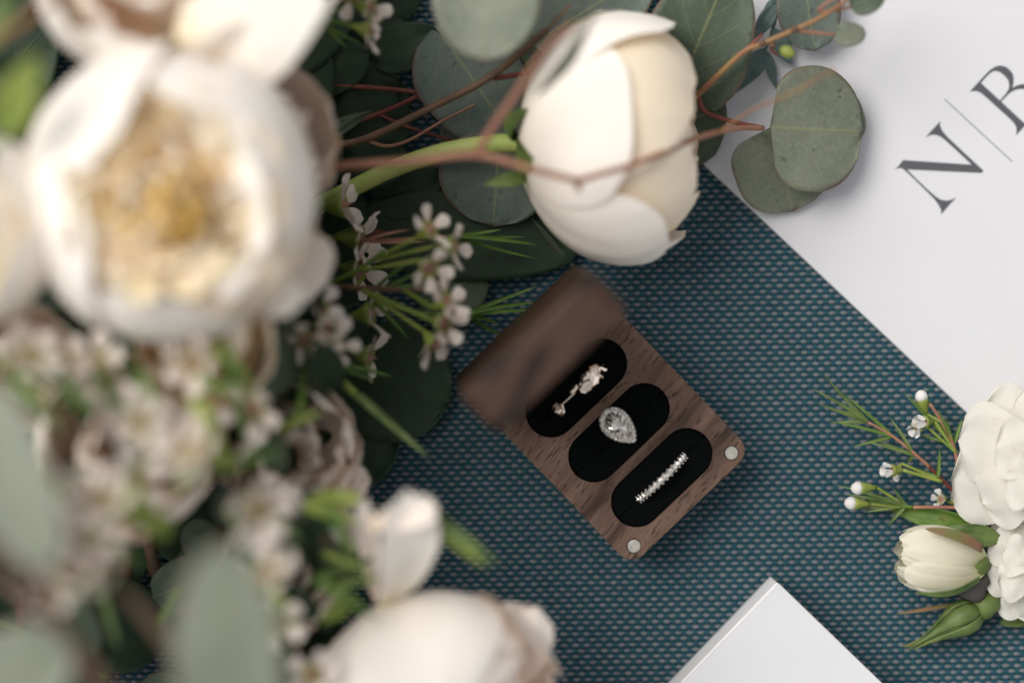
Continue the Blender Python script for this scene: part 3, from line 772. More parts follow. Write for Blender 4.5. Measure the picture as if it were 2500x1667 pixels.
def bloom(label, c, axis, R, spec, mats, inner=8, inner_mat=None, stem_to=None, ref=(1, 0, 0), asp=.9, seed=0, name="peony", cat="peony", group="peonies", open_=130):
    t = thing(name, label, cat, P(c[0], c[1], 0), group)
    f = frame(P(*c), axis, ref=ref)
    for i, (phi, hw, th1, dR, kw) in enumerate(spec):
        kw = dict(kw); kw.setdefault('drop', .3); m_ = kw.pop('mat', mats[i % len(mats)])
        petal(t, f, R + dR, phi, hw, 12, th1, m_, asp=asp, seed=seed + i * 1.7, ns=17, nt=15, **kw)
    for k in range(inner):
        rr = R * (.78 - .09 * (k % 4))
        petal(t, f, rr, k * 137.5 + seed * 20, .6, 35, open_ + 14 * math.sin(k * 1.9 + seed), inner_mat or mats[-1], asp=asp, over=1.2, ruffle=R * .07, frill=.18, drop=.25, seed=seed + 30 + k)
    cc = P(*c)
    for k in range(max(6, inner)):
        a = k * 2.4 + seed; r = R * .28 * ((k * .618) % 1 + .3); q = cc + f[3] * (-R * .35) + (f[1] * math.cos(a) + f[2] * math.sin(a)) * r
        part("petal", sheet(q, q + f[3] * (R * .85) + (f[1] * math.cos(a) + f[2] * math.sin(a)) * R * .2, R * .42, normal=f[1] * math.cos(a) + f[2] * math.sin(a), cup=-.15, wave=R * .08, seed=k + seed, shape='petal', ns=9, nt=9), inner_mat or mats[-1], t)
    if stem_to: part("stem", tube([cc - f[3] * R * .8, (cc - f[3] * R * 1.3 + P(*stem_to)) / 2, P(*stem_to)], 2.6, 2.6, 9), STEM_PEONY, t)
    return t, f

bloom("ruffled ivory peony at the top edge with one pointed petal over the dark cloth", (395, -120, 76), (.0, -.05, 1), 33,
      [(60, .9, 110, 0, {}), (150, .9, 112, 0, {}), (215, .8, 126, .4, dict(ruffle=2, frill=.1)), (-62, .75, 130, .8, dict(ruffle=1.2)), (-108, .7, 134, .4, dict(ruffle=2.4, frill=.14)), (-20, .8, 104, 1.0, dict(flare=.12, drop=.18)), (260, .9, 115, -.5, {})],
      [PET_WHITE, PET_BLUSH], 10, PET_BLUSH, (300, 40, 8), seed=2.0)
free_petal(bpy.data.objects["peony.002"], (425, 135, 84), (812, -5, 93), 34, PET_WHITE, cup=-.04, bend=.06, wave=1.5, seed=5.1, roll=6, shape="lance")
bloom("white peony at the left edge, half hidden beside the golden hearted one", (-95, 560, 92), (-.2, 0, 1), 23,
      [(0, .9, 112, 0, {}), (60, .9, 108, 0, {}), (-60, .9, 118, .4, {}), (-25, .8, 126, .8, dict(ruffle=1)), (30, .8, 124, .6, dict(ruffle=1)), (180, 1, 110, 0, {}), (120, 1, 110, 0, {}), (240, 1, 110, 0, {})], [PET_WHITE], 6, PET_WHITE, (-60, 700, 8), seed=4.0)
bloom("shaded beige peony showing only its crinkled rim under the golden hearted one", (640, 340, 58), (.45, 0, .9), 19.5,
      [(0, .6, 112, 0, dict(ruffle=1.6, frill=.12, mat=PET_CREAM)), (45, .6, 108, .4, dict(ruffle=1.6, frill=.12)), (-45, .6, 112, .3, dict(ruffle=1.6, frill=.12)), (20, .6, 122, -.6, dict(ruffle=1.6, frill=.12)), (-22, .6, 122, -1, dict(ruffle=1.6, frill=.12)), (90, .8, 108, 0, {}), (-90, .8, 108, 0, {}), (180, 1.2, 100, 0, {})], [PET_BLUSH], 8, PET_BLUSH, (600, 420, 6), seed=6.0)
bl_t, _ = bloom("blush beige peony with ragged petals deep in the shade of the bouquet", (705, 1110, 46), (.25, .1, .95), 18.5,
      [(0, .55, 108, 0, dict(ruffle=1.4, frill=.15)), (40, .6, 112, .5, dict(ruffle=1.6, frill=.15)), (80, .6, 112, 0, dict(ruffle=1.6, frill=.15)), (-40, .55, 100, .6, dict(ruffle=1.5, frill=.2, flare=.1)), (-80, .6, 112, 0, dict(ruffle=1.5, frill=.12)), (130, .9, 112, 0, {}), (180, .9, 112, 0, {}), (230, .9, 112, 0, {}),
       (15, .6, 126, -1, dict(ruffle=1.5, frill=.15)), (-25, .6, 124, -1, dict(ruffle=1.5, frill=.15)), (60, .6, 124, -1, dict(ruffle=1.5, frill=.15))], [PET_BLUSH], 12, PET_BLUSH, (640, 1160, 6), seed=8.0)
free_petal(bl_t, (720, 1190, 44), (905, 1170, 40), 12, PET_BLUSH, wave=2, seed=2.2, cup=.1)
free_petal(bl_t, (730, 1240, 46), (870, 1340, 42), 17, PET_BLUSH, wave=2, seed=4.2, cup=.1)
bloom("cream peony with drooping petals half hidden under the golden hearted one", (500, 830, 74), (.05, -.35, .9), 17,
      [(-90, .7, 112, 0, dict(ruffle=1.4, frill=.1)), (-45, .7, 112, .4, dict(ruffle=1.6, frill=.1)), (-135, .7, 112, .4, dict(ruffle=1.4, frill=.1)), (-110, .6, 126, -.6, dict(ruffle=1.6, frill=.14)), (-60, .6, 126, -.8, dict(ruffle=1.6, frill=.14)), (0, .8, 108, 0, {}), (60, .9, 105, 0, {}), (120, .9, 105, 0, {}), (180, .8, 108, 0, {})], [PET_CREAM], 10, PET_CREAM, (470, 800, 8), seed=12.0)
for lab, ctr, r_, sd in (("dusky blush peony sunk among the waxflowers at the lower left", (310, 1090, 66), 22, 14.0), ("small dusky blush peony beside the broad pale eucalyptus leaf", (690, 1390, 50), 16, 16.0), ("dusky blush peony at the left edge above the broad pale leaves", (60, 900, 64), 15, 18.0)):
    bloom(lab, ctr, (.1, .05, 1), r_, [(k * 60 + sd * 9, .75, 112 + 12 * (k % 2), .4 * (k % 3), dict(ruffle=1.8, frill=.12)) for k in range(8)], [PET_BLUSH], 12, PET_BLUSH, (ctr[0] + 30, ctr[1] + 40, 6), seed=sd)
bt, _ = bloom("pale peony at the bottom edge with a broad smooth petal and a greyer one behind", (1070, 1730, 54), (.05, -.55, .83), 30,
      [(35, .55, 96, 0.8, dict(flare=.08, drop=.2, ruffle=.8, mat=PET_BLUSH)), (62, .5, 104, .2, dict(ruffle=.8, mat=PET_BLUSH)), (112, .95, 150, 1.6, dict(ruffle=2.4, drop=.16, crease=1.0, mat=PET_WHITE)), (160, .8, 120, .2, dict(mat=PET_BLUSH)), (220, 1, 110, 0, {}), (280, 1, 110, 0, {}), (340, 1, 106, 0, {}), (75, .7, 132, -.6, dict(mat=PET_BLUSH, ruffle=1))], [PET_BLUSH], 8, PET_BLUSH, (1000, 1800, 6), seed=10.0)
free_petal(bt, (1130, 1760, 44), (1310, 1478, 54), 26, PET_BLUSH, cup=-.06, bend=.08, wave=2.5, seed=7.7)
ct = thing("loose_petal", "single curled white petal drooping between the bottom peony and the blush one", "petal", P(960, 1440, 0))
part("petal_blade", sheet(P(938, 1495, 56), P(1000, 1200, 80), 20, normal=(.45, .1, .9), cup=.14, bend=.10, shape='petal', seed=1.2, wave=2.0), PET_WHITE, ct)
part("petal_fold", sheet(P(915, 1470, 54), P(890, 1215, 72), 10, normal=(-.6, 0, .8), cup=.1, shape='petal', seed=2.2, wave=1.5), PET_BLUSH, ct)
part("petal_tip", sheet(P(895, 1285, 76), P(1068, 1238, 78), 10.5, normal=(0, .25, .95), cup=.05, bend=.05, shape='petal', seed=2.9, wave=1.5), PET_BLUSH, ct)
part("petal_claw", tube([P(925, 1500, 58), P(900, 1560, 40), P(880, 1600, 10)], 1.4, 1.4), GREEN, ct)

# ------------------------------------------------------------------ eucalyptus
def leaf(parent, base, tip, wpx, mat, **kw):
    kw.setdefault('shape', 'round'); kw.setdefault('cup', .05); kw.setdefault('bend', .04); kw.setdefault('wave', 1.0)
    kw.setdefault('seed', base[0] * .013 + tip[1] * .007)
    z = (base[2] + tip[2]) / 2
    o = part("leaf", sheet(P(*base), P(*tip), wpx * (CAM_Z - z) / 656 / 9, ns=15, nt=19, **kw), mat, parent)
    solidify(o, .22); return o
def stem(parent, pl, r0, r1, mat, name="stem"):
    return part(name, tube([P(*q) for q in pl], r0, r1, 9, 6), mat, parent)
def sprig(label, at, group="eucalyptus sprigs", name="eucalyptus_sprig", cat="eucalyptus"):
    return thing(name, label, cat, P(at[0], at[1], 0), group)

A = sprig("red stemmed eucalyptus sprig crossing the ivory peony, ending in two round leaves on the card", (1200, 390))
stem(A, [(640, 425, 40), (795, 408, 46), (1000, 394, 54), (1165, 379, 58), (1300, 414, 61), (1410, 442, 62)], 1.25, .85, STEM_RED)
stem(A, [(1410, 442, 62), (1560, 397, 56), (1700, 338, 40), (1800, 314, 24), (1862, 313, 15)], .85, .75, STEM_RED)
stem(A, [(1408, 438, 62), (1414, 464, 60)], .85, .8, STEM_RED, "twig")
stem(A, [(1165, 379, 58), (1196, 322, 61), (1268, 218, 66), (1335, 120, 71), (1400, 60, 75)], 1.15, .7, STEM_RED)
stem(A, [(1705, 236, 17), (1722, 272, 15), (1790, 298, 14), (1862, 312, 13)], .75, .6, STEM_DKRED)
leaf(A, (1880, 312, 9), (1938, 516, 3.5), 240, LEAF_SILVER, bend=.05, shape='heart')
leaf(A, (1880, 312, 13), (2106, 322, 8), 305, LEAF_SILVER, bend=.05, shape='heart', cup=.04)
leaf(A, (1990, 215, 8), (2098, 345, 5), 120, LEAF_SILVER)
leaf(A, (1310, 235, 66), (1462, 8, 82), 62, LEAF_PALE, roll=58, cup=.1, shape='lance')
stem(A, [(1752, 322, 34), (1850, 262, 42), (1925, 232, 46), (2040, 168, 52)], .34, .3, STEM_GOLD, "twig")

B = sprig("eucalyptus sprig with a brown stem and large dusky round leaves left of the ivory peony", (1100, 260))
stem(B, [(700, 380, 12), (800, 360, 14), (900, 336, 16), (1050, 264, 19), (1197, 188, 24), (1335, 74, 29)], 1.0, 1.0, STEM_BROWN)
stem(B, [(1330, 78, 29), (1392, 14, 31)], .4, .3, STEM_GOLD, "twig")
stem(B, [(900, 345, 15), (945, 357, 14), (1000, 342, 14), (1080, 296, 13), (1160, 255, 12)], .6, .3, STEM_RED, "twig")
stem(B, [(1205, 192, 23), (1260, 183, 22), (1320, 170, 20)], .8, .6, STEM_DKRED, "twig")
stem(B, [(760, 205, 8), (930, 216, 9), (1025, 226, 9)], .7, .6, STEM_DKRED, "twig")
stem(B, [(760, 335, 8), (930, 276, 9), (1030, 230, 9)], .8, .6, STEM_DKRED, "twig")
stem(B, [(925, 280, 9), (1000, 312, 8), (1110, 345, 7)], .6, .4, STEM_DKRED, "twig")
leaf(B, (1195, -150, 44), (1180, 150, 50), 268, LEAF_PALE, cup=.03)
leaf(B, (1062, 62, 9), (1262, 350, 8), 250, LEAF_BLUE)
leaf(B, (1290, 210, 5), (1090, 395, 5), 190, LEAF_BLUE)
leaf(B, (1222, 318, 11), (1204, 553, 9), 270, LEAF_BLUE)
leaf(B, (1300, 110, 11), (1590, -70, 14), 215, LEAF_BLUE)
leaf(B, (1240, 210, 7), (1370, 60, 10), 120, LEAF_DEEP)
leaf(B, (790, 350, 6), (1010, 300, 6), 110, LEAF_DARK)
leaf(B, (765, 345, 10), (905, 272, 13), 45, LEAF_DEEP, shape='lance')

C = sprig("golden stemmed eucalyptus sprig reaching over the card, with small young leaves at its tip", (1780, 150))
stem(C, [(1620, 300, 14), (1705, 230, 20), (1810, 132, 26), (1860, 108, 28), (1938, 74, 30), (2000, 45, 32), (2070, 0, 34)], .85, .6, STEM_GOLD)
stem(C, [(1700, 236, 19), (1765, 175, 21), (1862, 84, 24)], .6, .4, STEM_DKRED, "twig")
stem(C, [(1938, 75, 30), (1985, 80, 30), (2040, 86, 30)], .55, .4, STEM_RED, "twig")
stem(C, [(2025, 30, 32), (2000, 22, 33), (2065, -20, 35)], .5, .4, STEM_RED, "twig")
stem(C, [(2040, 26, 32), (2080, 18, 32)], .5, .4, STEM_RED, "twig")
stem(C, [(1888, 112, 28), (1884, 125, 28), (1900, 134, 27)], .4, .35, STEM_DKRED, "twig")
for q in ((1862, 106, 28.6), (1886, 112, 28.8), (1940, 72, 31)): part("node", ball(P(*q), 1.05, sides=8), STEM_BROWN, C)
leaf(C, (2034, 86, 30), (2114, 84, 30), 60, LEAF_SILVER, wave=.3)
leaf(C, (2074, 16, 32), (2160, -14, 34), 70, LEAF_DEEP, wave=.3)
part("leaf", lathe([(-2.3, .2), (-1.6, 1.2), (0, 1.75), (1.5, 1.2), (2.3, .2)], P(1922, 127, 27), (.9, -.4, 0), 10), GREEN, C, label="unopened lime green leaf bud")
leaf(C, (1630, 282, 12), (1782, -75, 20), 265, LEAF_DEEP)
leaf(C, (1630, 130, 5), (1712, 405, 4), 190, LEAF_DEEP)
leaf(C, (1958, -75, 9), (1990, 125, 7), 158, LEAF_BLUE)

T = thing("olive_twig", "slender twig with narrow grey teal leaves lying on the card corner", "twig", P(1870, 90, 0))
stem(T, [(1920, -40, 8), (1898, 30, 7), (1882, 90, 5), (1868, 122, 4)], .55, .4, LEAF_TEAL)
for b, tp, wd in (((1902, 0, 8), (1836, 104, 6), 46), ((1868, 118, 4), (1796, 226, 3), 58), ((1868, 122, 4), (1896, 218, 3), 30), ((1884, 70, 6), (1934, 158, 4), 56), ((1912, -10, 8), (1860, 40, 7), 34)):
    leaf(T, b, tp, wd, LEAF_TEAL, shape='lance', cup=.1)

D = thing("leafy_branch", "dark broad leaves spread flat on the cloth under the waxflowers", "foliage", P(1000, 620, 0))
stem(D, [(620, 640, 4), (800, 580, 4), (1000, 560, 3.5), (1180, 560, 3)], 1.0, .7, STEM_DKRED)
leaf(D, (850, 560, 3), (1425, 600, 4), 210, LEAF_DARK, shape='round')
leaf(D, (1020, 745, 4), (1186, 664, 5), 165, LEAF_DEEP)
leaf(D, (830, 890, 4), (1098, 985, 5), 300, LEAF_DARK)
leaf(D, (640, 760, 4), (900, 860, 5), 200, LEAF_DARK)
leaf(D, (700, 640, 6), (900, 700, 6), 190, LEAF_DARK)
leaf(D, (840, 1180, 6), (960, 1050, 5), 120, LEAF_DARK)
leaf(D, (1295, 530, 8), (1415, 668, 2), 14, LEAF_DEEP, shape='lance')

E = thing("leafy_branch", "dark foliage filling the shaded lower left of the bouquet, plus hidden leaves added for shade", "foliage", P(330, 1250, 0))
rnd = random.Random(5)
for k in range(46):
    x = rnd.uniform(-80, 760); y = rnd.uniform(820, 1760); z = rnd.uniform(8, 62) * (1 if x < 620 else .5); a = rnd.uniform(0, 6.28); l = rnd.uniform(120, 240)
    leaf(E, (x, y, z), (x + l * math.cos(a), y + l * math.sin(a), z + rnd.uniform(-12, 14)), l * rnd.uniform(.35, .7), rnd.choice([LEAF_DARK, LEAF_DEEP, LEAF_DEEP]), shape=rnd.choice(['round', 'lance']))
for x, y, x2, y2, wd in ((-40, 260, 120, 60, 200), (30, 420, 60, 180, 190), (640, 160, 860, -20, 190), (700, 60, 760, 300, 170), (-60, 60, 60, -80, 180), (700, 200, 900, 130, 150), (40, 700, 120, 900, 160), (820, 420, 1000, 380, 130), (900, 140, 1080, 90, 120)):  # dark leaves laid over bright weave, in place of deep shade behind the foliage
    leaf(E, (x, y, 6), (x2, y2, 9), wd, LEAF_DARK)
for k in range(80):  # added leaves, mostly hidden under the blooms, to block light from the cloth
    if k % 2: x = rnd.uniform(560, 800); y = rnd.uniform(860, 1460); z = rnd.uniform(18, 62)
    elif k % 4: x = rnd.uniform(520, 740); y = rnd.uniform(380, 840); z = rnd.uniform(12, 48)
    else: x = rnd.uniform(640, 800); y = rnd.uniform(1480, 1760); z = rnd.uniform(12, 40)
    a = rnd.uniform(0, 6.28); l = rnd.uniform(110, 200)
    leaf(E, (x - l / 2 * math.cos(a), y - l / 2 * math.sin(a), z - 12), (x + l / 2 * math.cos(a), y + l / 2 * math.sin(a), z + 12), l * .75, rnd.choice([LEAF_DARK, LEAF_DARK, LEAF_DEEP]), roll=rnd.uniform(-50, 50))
for k in range(70):  # low dark leaves cover the weave and stand in for the bouquet's shade
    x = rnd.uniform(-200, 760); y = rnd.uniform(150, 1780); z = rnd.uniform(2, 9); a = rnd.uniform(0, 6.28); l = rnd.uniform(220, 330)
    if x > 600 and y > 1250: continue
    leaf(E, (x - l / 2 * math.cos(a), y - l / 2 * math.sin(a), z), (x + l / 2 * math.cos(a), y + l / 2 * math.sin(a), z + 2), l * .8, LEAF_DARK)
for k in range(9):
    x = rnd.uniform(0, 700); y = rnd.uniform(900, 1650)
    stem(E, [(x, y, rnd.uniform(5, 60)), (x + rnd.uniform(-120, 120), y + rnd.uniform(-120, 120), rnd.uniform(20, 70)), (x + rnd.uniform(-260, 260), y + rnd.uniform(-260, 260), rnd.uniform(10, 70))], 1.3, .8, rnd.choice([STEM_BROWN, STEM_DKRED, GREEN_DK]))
for k in range(60):  # unseen leaves outside the frame, added to darken the cloth and lower left
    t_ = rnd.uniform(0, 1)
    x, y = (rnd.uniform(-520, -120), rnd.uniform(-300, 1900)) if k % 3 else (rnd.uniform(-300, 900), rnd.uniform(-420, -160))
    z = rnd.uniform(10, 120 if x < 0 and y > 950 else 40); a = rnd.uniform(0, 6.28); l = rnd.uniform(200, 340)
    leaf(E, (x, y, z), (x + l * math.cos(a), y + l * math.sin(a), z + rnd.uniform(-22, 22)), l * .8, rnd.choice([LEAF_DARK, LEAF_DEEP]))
for x, y, x2, y2, wd in ((800, 120, 1000, 60, 170), (780, 240, 980, 210, 150), (960, 180, 830, 420, 170), (1000, 60, 860, -60, 190), (900, 480, 1080, 440, 150), (740, 560, 900, 500, 150)):  # dark leaves stand in for cloth that is nearly black in shade
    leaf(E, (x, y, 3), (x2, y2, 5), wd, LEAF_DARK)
stem(E, [(430, 800, 60), (330, 1250, 10), (300, 1500, 4)], 2, 2, STEM_BROWN)

Fg = sprig("thick stemmed eucalyptus sprig close to the lens at the lower left, with broad pale leaves", (300, 1500))
stem(Fg, [(-80, 1240, 120), (40, 1385, 126), (130, 1505, 128), (240, 1650, 130), (360, 1800, 130)], 2.0, 1.8, STEM_DARK)
stem(Fg, [(300, 1440, 112), (380, 1530, 120), (470, 1660, 130), (560, 1790, 134)], 1.5, 1.4, STEM_DARK)
stem(Fg, [(-40, 1390, 90), (120, 1530, 98), (260, 1720, 96)], 1.3, 1.3, STEM_DARK)
leaf(Fg, (575, 1830, 134), (545, 1322, 146), 268, LEAF_PALE)
leaf(Fg, (-60, 930, 124), (120, 1395, 132), 210, LEAF_PALE)
leaf(Fg, (-110, 1760, 126), (165, 1560, 132), 260, LEAF_PALE)

G = thing("leafy_branch", "bright green leaf and thin stem in the top left corner over the ruffled peony", "foliage", P(40, 200, 0))
leaf(G, (5, 335, 112), (95, 130, 122), 120, GREEN, shape='lance', cup=.15)
leaf(G, (-60, 130, 104), (40, -20, 110), 110, GREEN_MID, shape='lance')
stem(G, [(-40, 110, 110), (60, 50, 114), (150, -20, 118)], .9, .9, STEM_GOLD)
stem(G, [(5, 335, 112), (-40, 420, 60), (-60, 480, 8)], 1, 1, GREEN_DK)

# ------------------------------------------------------------------ waxflowers
calyx_me = {}
def shared(key, VF, mat):
    if key not in calyx_me: calyx_me[key] = mesh_data(key.split(':')[0], VF[0], VF[1], mat, VF[2] if len(VF) > 2 else None)
    return calyx_me[key]
# local +Z is the way the flower looks; 1 unit = 1 mm before scaling
CALYX = [(-5.6, .45), (-4.4, .7), (-2.4, 1.7), (-.6, 2.75), (.25, 3.05), (.3, 2.4), (-.5, 1.5)]
def wax_meshes(v):
    cal = shared("calyx:" + v, lathe(CALYX, (0, 0, 0), (0, 0, 1), 14), GREEN)
    dsc = shared("disc:" + v, lathe([(-.55, 2.3), (-.1, 2.2), (.15, 1.2), (.9, .35), (2.0, .15)], (0, 0, 0), (0, 0, 1), 12), MAROON)
    ps = []
    for k in range(3):
        ps.append(shared("petal:%s%d" % (v, k), sheet((2.1, 0, .1), (6.6, 0, 1.6 + .9 * k), 4.9, normal=(-.3, 0, 1), cup=-.14, wave=.5, seed=k * 3 + len(v), shape='petal', ns=9, nt=9), PET_WAX if v != 'w' else PET_WAXW))
    return cal, dsc, ps
def obj(name, me, parent, mtx):
    o = bpy.data.objects.new(name, me); COL.objects.link(o); o.parent = parent; o.matrix_local = mtx; return o
wr_ = random.Random(21)
def wax(parent, c, d, size=1.0, v='p', bud=0.0, petals=5, spin=None):
    """a flower with its calyx and petals at pixel c, looking along d (right, down, up)"""
    dv = Vector((d[0], -d[1], d[2])).normalized(); q = dv.to_track_quat('Z', 'Y').to_matrix().to_4x4()
    mtx = Matrix.Translation(P(*c) * .001 - root_of(parent).location) @ q @ Matrix.Rotation(spin if spin is not None else wr_.uniform(0, 6.28), 4, 'Z') @ Matrix.Scale(size, 4)
    cal, dsc, ps = wax_meshes(v)
    f = obj("flower", cal, parent, mtx); obj("flower_centre", dsc, f, Matrix())
    for k in range(petals):
        m_ = Matrix.Rotation(2 * math.pi * k / petals + wr_.uniform(-.12, .12), 4, 'Z') @ Matrix.Translation((.0021, 0, .0001)) @ Matrix.Rotation(-bud - wr_.uniform(-.15, .25), 4, 'Y') @ Matrix.Translation((-.0021, 0, -.0001))
        obj("petal", wr_.choice(ps), f, m_)
    return P(*c) - dv * 5.2 * size
def wax_bud(parent, c, d, size=1.0):
    dv = Vector((d[0], -d[1], d[2])).normalized(); b = P(*c)
    f = part("bud_calyx", lathe([(-5 * size, .4), (-3.6 * size, .8), (-.8 * size, 1.75 * size), (0, 1.8 * size), (.2, 1.2 * size)], b, dv, 12), GREEN, parent)
    part("bud_petals", lathe([(-.4 * size, 1.3 * size), (.5 * size, 1.9 * size), (1.5 * size, 1.85 * size), (2.5 * size, 1.2 * size), (3.0 * size, .2)], b, dv, 12, 5, .05), PET_WAXW, f)
    return b - dv * 4.8 * size
def needle(parent, a, b, wmm=1.1, bend=.06, mat=None, **kw):
    return part("needle_leaf", sheet(P(*a), P(*b), wmm, bend=bend, cup=.25, shape='needle', ns=5, nt=9, seed=a[0] * .01, roll=kw.get('roll', 0), normal=(0, .2, 1)), mat or GREEN_DK, parent)
def needles(parent, base, tips, wmm=1.1, mat=None):
    for t in tips: needle(parent, base, t, wmm, wr_.uniform(-.08, .1), mat)
def wax_stem(parent, a, flowers_base, r=.45, mat=None, sag=0):
    for b in flowers_base:
        a_ = P(*a); mid = (a_ + b) / 2 + Vector((0, 0, sag)); part("flower_stalk", tube([a_, mid, b], r * 1.1, r, 7, 5), mat or GREEN, parent)

W1 = thing("waxflower_sprig", "waxflower sprig seen edge on in shade beside the golden hearted peony", "waxflower", P(850, 560, 0), "waxflower sprigs")
st = (760, 700, 18)
for c, d in (((838, 500, 22), (1, -.15, .25)), ((880, 585, 20), (1, .1, .2)), ((878, 660, 17), (.9, .2, .45))):
    b = wax(W1, c, d, 1.28, petals=6); wax_stem(W1, st, [b], .5, STEM_DKRED)
stem(W1, [(760, 700, 18), (700, 780, 12), (640, 860, 5)], .8, .8, STEM_BROWN)
needles(W1, (760, 600, 16), [(700, 520, 20), (880, 545, 12), (760, 500, 20), (830, 640, 10)], 1.2)

W2 = thing("waxflower_sprig", "waxflower sprig with sunlit pink white flowers left of the ring box", "waxflower", P(1050, 700, 0), "waxflower sprigs")
stem(W2, [(640, 720, 22), (790, 700, 26), (880, 703, 30), (985, 707, 32), (1050, 705, 33)], .95, .6, STEM_BROWN)
for c, d, n0 in (((1050, 560, 40), (.85, -.5, .6), (900, 640, 30)), ((1108, 600, 38), (1, .0, .35), (900, 640, 30)), ((1048, 655, 44), (.55, .5, .9), (880, 660, 30)),
                 ((1092, 735, 42), (.9, -.35, .6), (985, 707, 32)), ((1085, 790, 44), (.85, .25, .8), (880, 705, 30)), ((1062, 840, 38), (.7, .8, .5), (880, 705, 30))):
    b = wax(W2, c, d, .98); wax_stem(W2, n0, [b], .5, GREEN)
stem(W2, [(790, 700, 26), (880, 655, 30), (940, 610, 32)], .7, .5, GREEN_DK)
needles(W2, (1110, 576, 22), [(1285, 578, 14), (1312, 596, 12), (1312, 600, 16), (1312, 632, 12), (1225, 560, 20)], 1.0)
needles(W2, (880, 590, 22), [(1110, 574, 22), (1040, 590, 24), (1000, 560, 26)], 1.1, STEM_RED)
needles(W2, (1130, 768, 20), [(1313, 698, 14), (1316, 738, 12), (1318, 756, 14), (1245, 828, 10), (1220, 790, 14)], 1.2)
needles(W2, (900, 720, 28), [(1060, 780, 32), (1000, 830, 26), (1040, 690, 34), (960, 760, 30), (1080, 640, 30), (1020, 620, 32)], 1.3)
stem(W2, [(900, 722, 26), (1000, 760, 24), (1130, 768, 20)], .6, .4, GREEN_DK)

W3 = thing("waxflower_sprig", "waxflower sprig with blurred flowers just below the white petal tip", "waxflower", P(790, 820, 0), "waxflower sprigs")
st = (640, 800, 30)
for c, d in (((785, 750, 48), (.8, -.3, .7)), ((742, 830, 52), (.2, .5, .9)), ((800, 800, 50), (.8, .3, .8)), ((820, 850, 48), (.6, .6, .8)), ((760, 880, 46), (.1, .8, .8))):
    b = wax(W3, c, d, .95); wax_stem(W3, st, [b], .5, GREEN_DK)
for c, d in (((905, 765, 28), (1, -.1, .3)), ((902, 870, 26), (1, .25, .25))):
    b = wax(W3, c, d, 1.15, petals=4); wax_stem(W3, (800, 790, 26), [b], .45, STEM_DKRED)
stem(W3, [(640, 800, 30), (560, 820, 20), (500, 860, 6)], .9, .9, STEM_BROWN)
needles(W3, (870, 960, 40), [(1040, 1110, 44), (1000, 1075, 42), (965, 1050, 46), (1050, 1120, 40)], 2.2, GREEN_MID)
needles(W3, (780, 880, 34), [(880, 985, 40), (920, 930, 36), (960, 920, 30)], 1.6, GREEN_DK)
stem(W3, [(700, 850, 36), (800, 900, 38), (870, 960, 40)], .8, .7, GREEN)

W4 = thing("waxflower_sprig", "waxflower sprig dipping in from the top edge over the dark cloth", "waxflower", P(900, 20, 0), "waxflower sprigs")
for c, d in (((905, 20, 38), (.9, .2, .4)), ((862, -10, 38), (.1, .7, .7)), ((905, 75, 38), (1, .25, .2))):
    b = wax(W4, c, d, .95); wax_stem(W4, (780, 40, 34), [b], .5, GREEN_DK)
stem(W4, [(780, 40, 34), (700, 60, 26), (600, 90, 8)], .8, .8, GREEN_DK)
needles(W4, (780, 60, 30), [(880, 105, 34), (850, 120, 30), (830, 80, 32), (900, 60, 34)], 1.2)

W5 = thing("waxflower_sprig", "mass of dusky pink waxflowers close to the lens at the lower left", "waxflower", P(330, 1150, 0), "waxflower sprigs")
for (x, y, z) in ((85, 860, 88), (150, 885, 84), (230, 880, 82), (250, 930, 80), (470, 880, 84), (520, 920, 82), (480, 940, 84), (300, 985, 100), (350, 1040, 102), (240, 1045, 98), (420, 1030, 96), (450, 1110, 104), (400, 1190, 100), (300, 1120, 92),
                  (240, 1140, 98), (190, 1200, 100), (250, 1230, 104), (330, 1180, 84), (150, 1330, 104), (210, 1330, 106), (170, 1400, 104), (250, 1390, 98), (130, 1440, 96), (220, 1280, 90), (500, 1200, 92), (440, 1270, 88), (540, 1130, 84),
                  (610, 1010, 70), (660, 950, 66), (700, 900, 62), (640, 1080, 78), (680, 1160, 80), (630, 1240, 92), (660, 1290, 90), (650, 1390, 90), (600, 1360, 92), (740, 1390, 74), (720, 1460, 76), (690, 1530, 76), (760, 1560, 70), (820, 1540, 66), (840, 1620, 68), (770, 1640, 72), (700, 1620, 78), (900, 1580, 62)):
    if (x * 7 + y * 3) % 10 in (0, 5) and x % 20 == 0: continue
    d = (wr_.uniform(-.7, .7), wr_.uniform(-.7, .7), .9); sz = wr_.uniform(.95, 1.3)
    b = wax(W5, (x + wr_.uniform(-12, 12), y + wr_.uniform(-12, 12), z + (14 if z > 85 else 5)), d, sz)
    wax_stem(W5, (x * .6 + 150, y * .5 + 600, 30), [b], .5, wr_.choice([GREEN, GREEN_DK, STEM_BROWN]))
stem(W5, [(330, 1200, 32), (360, 1300, 14), (380, 1400, 4)], 2, 2, STEM_BROWN)
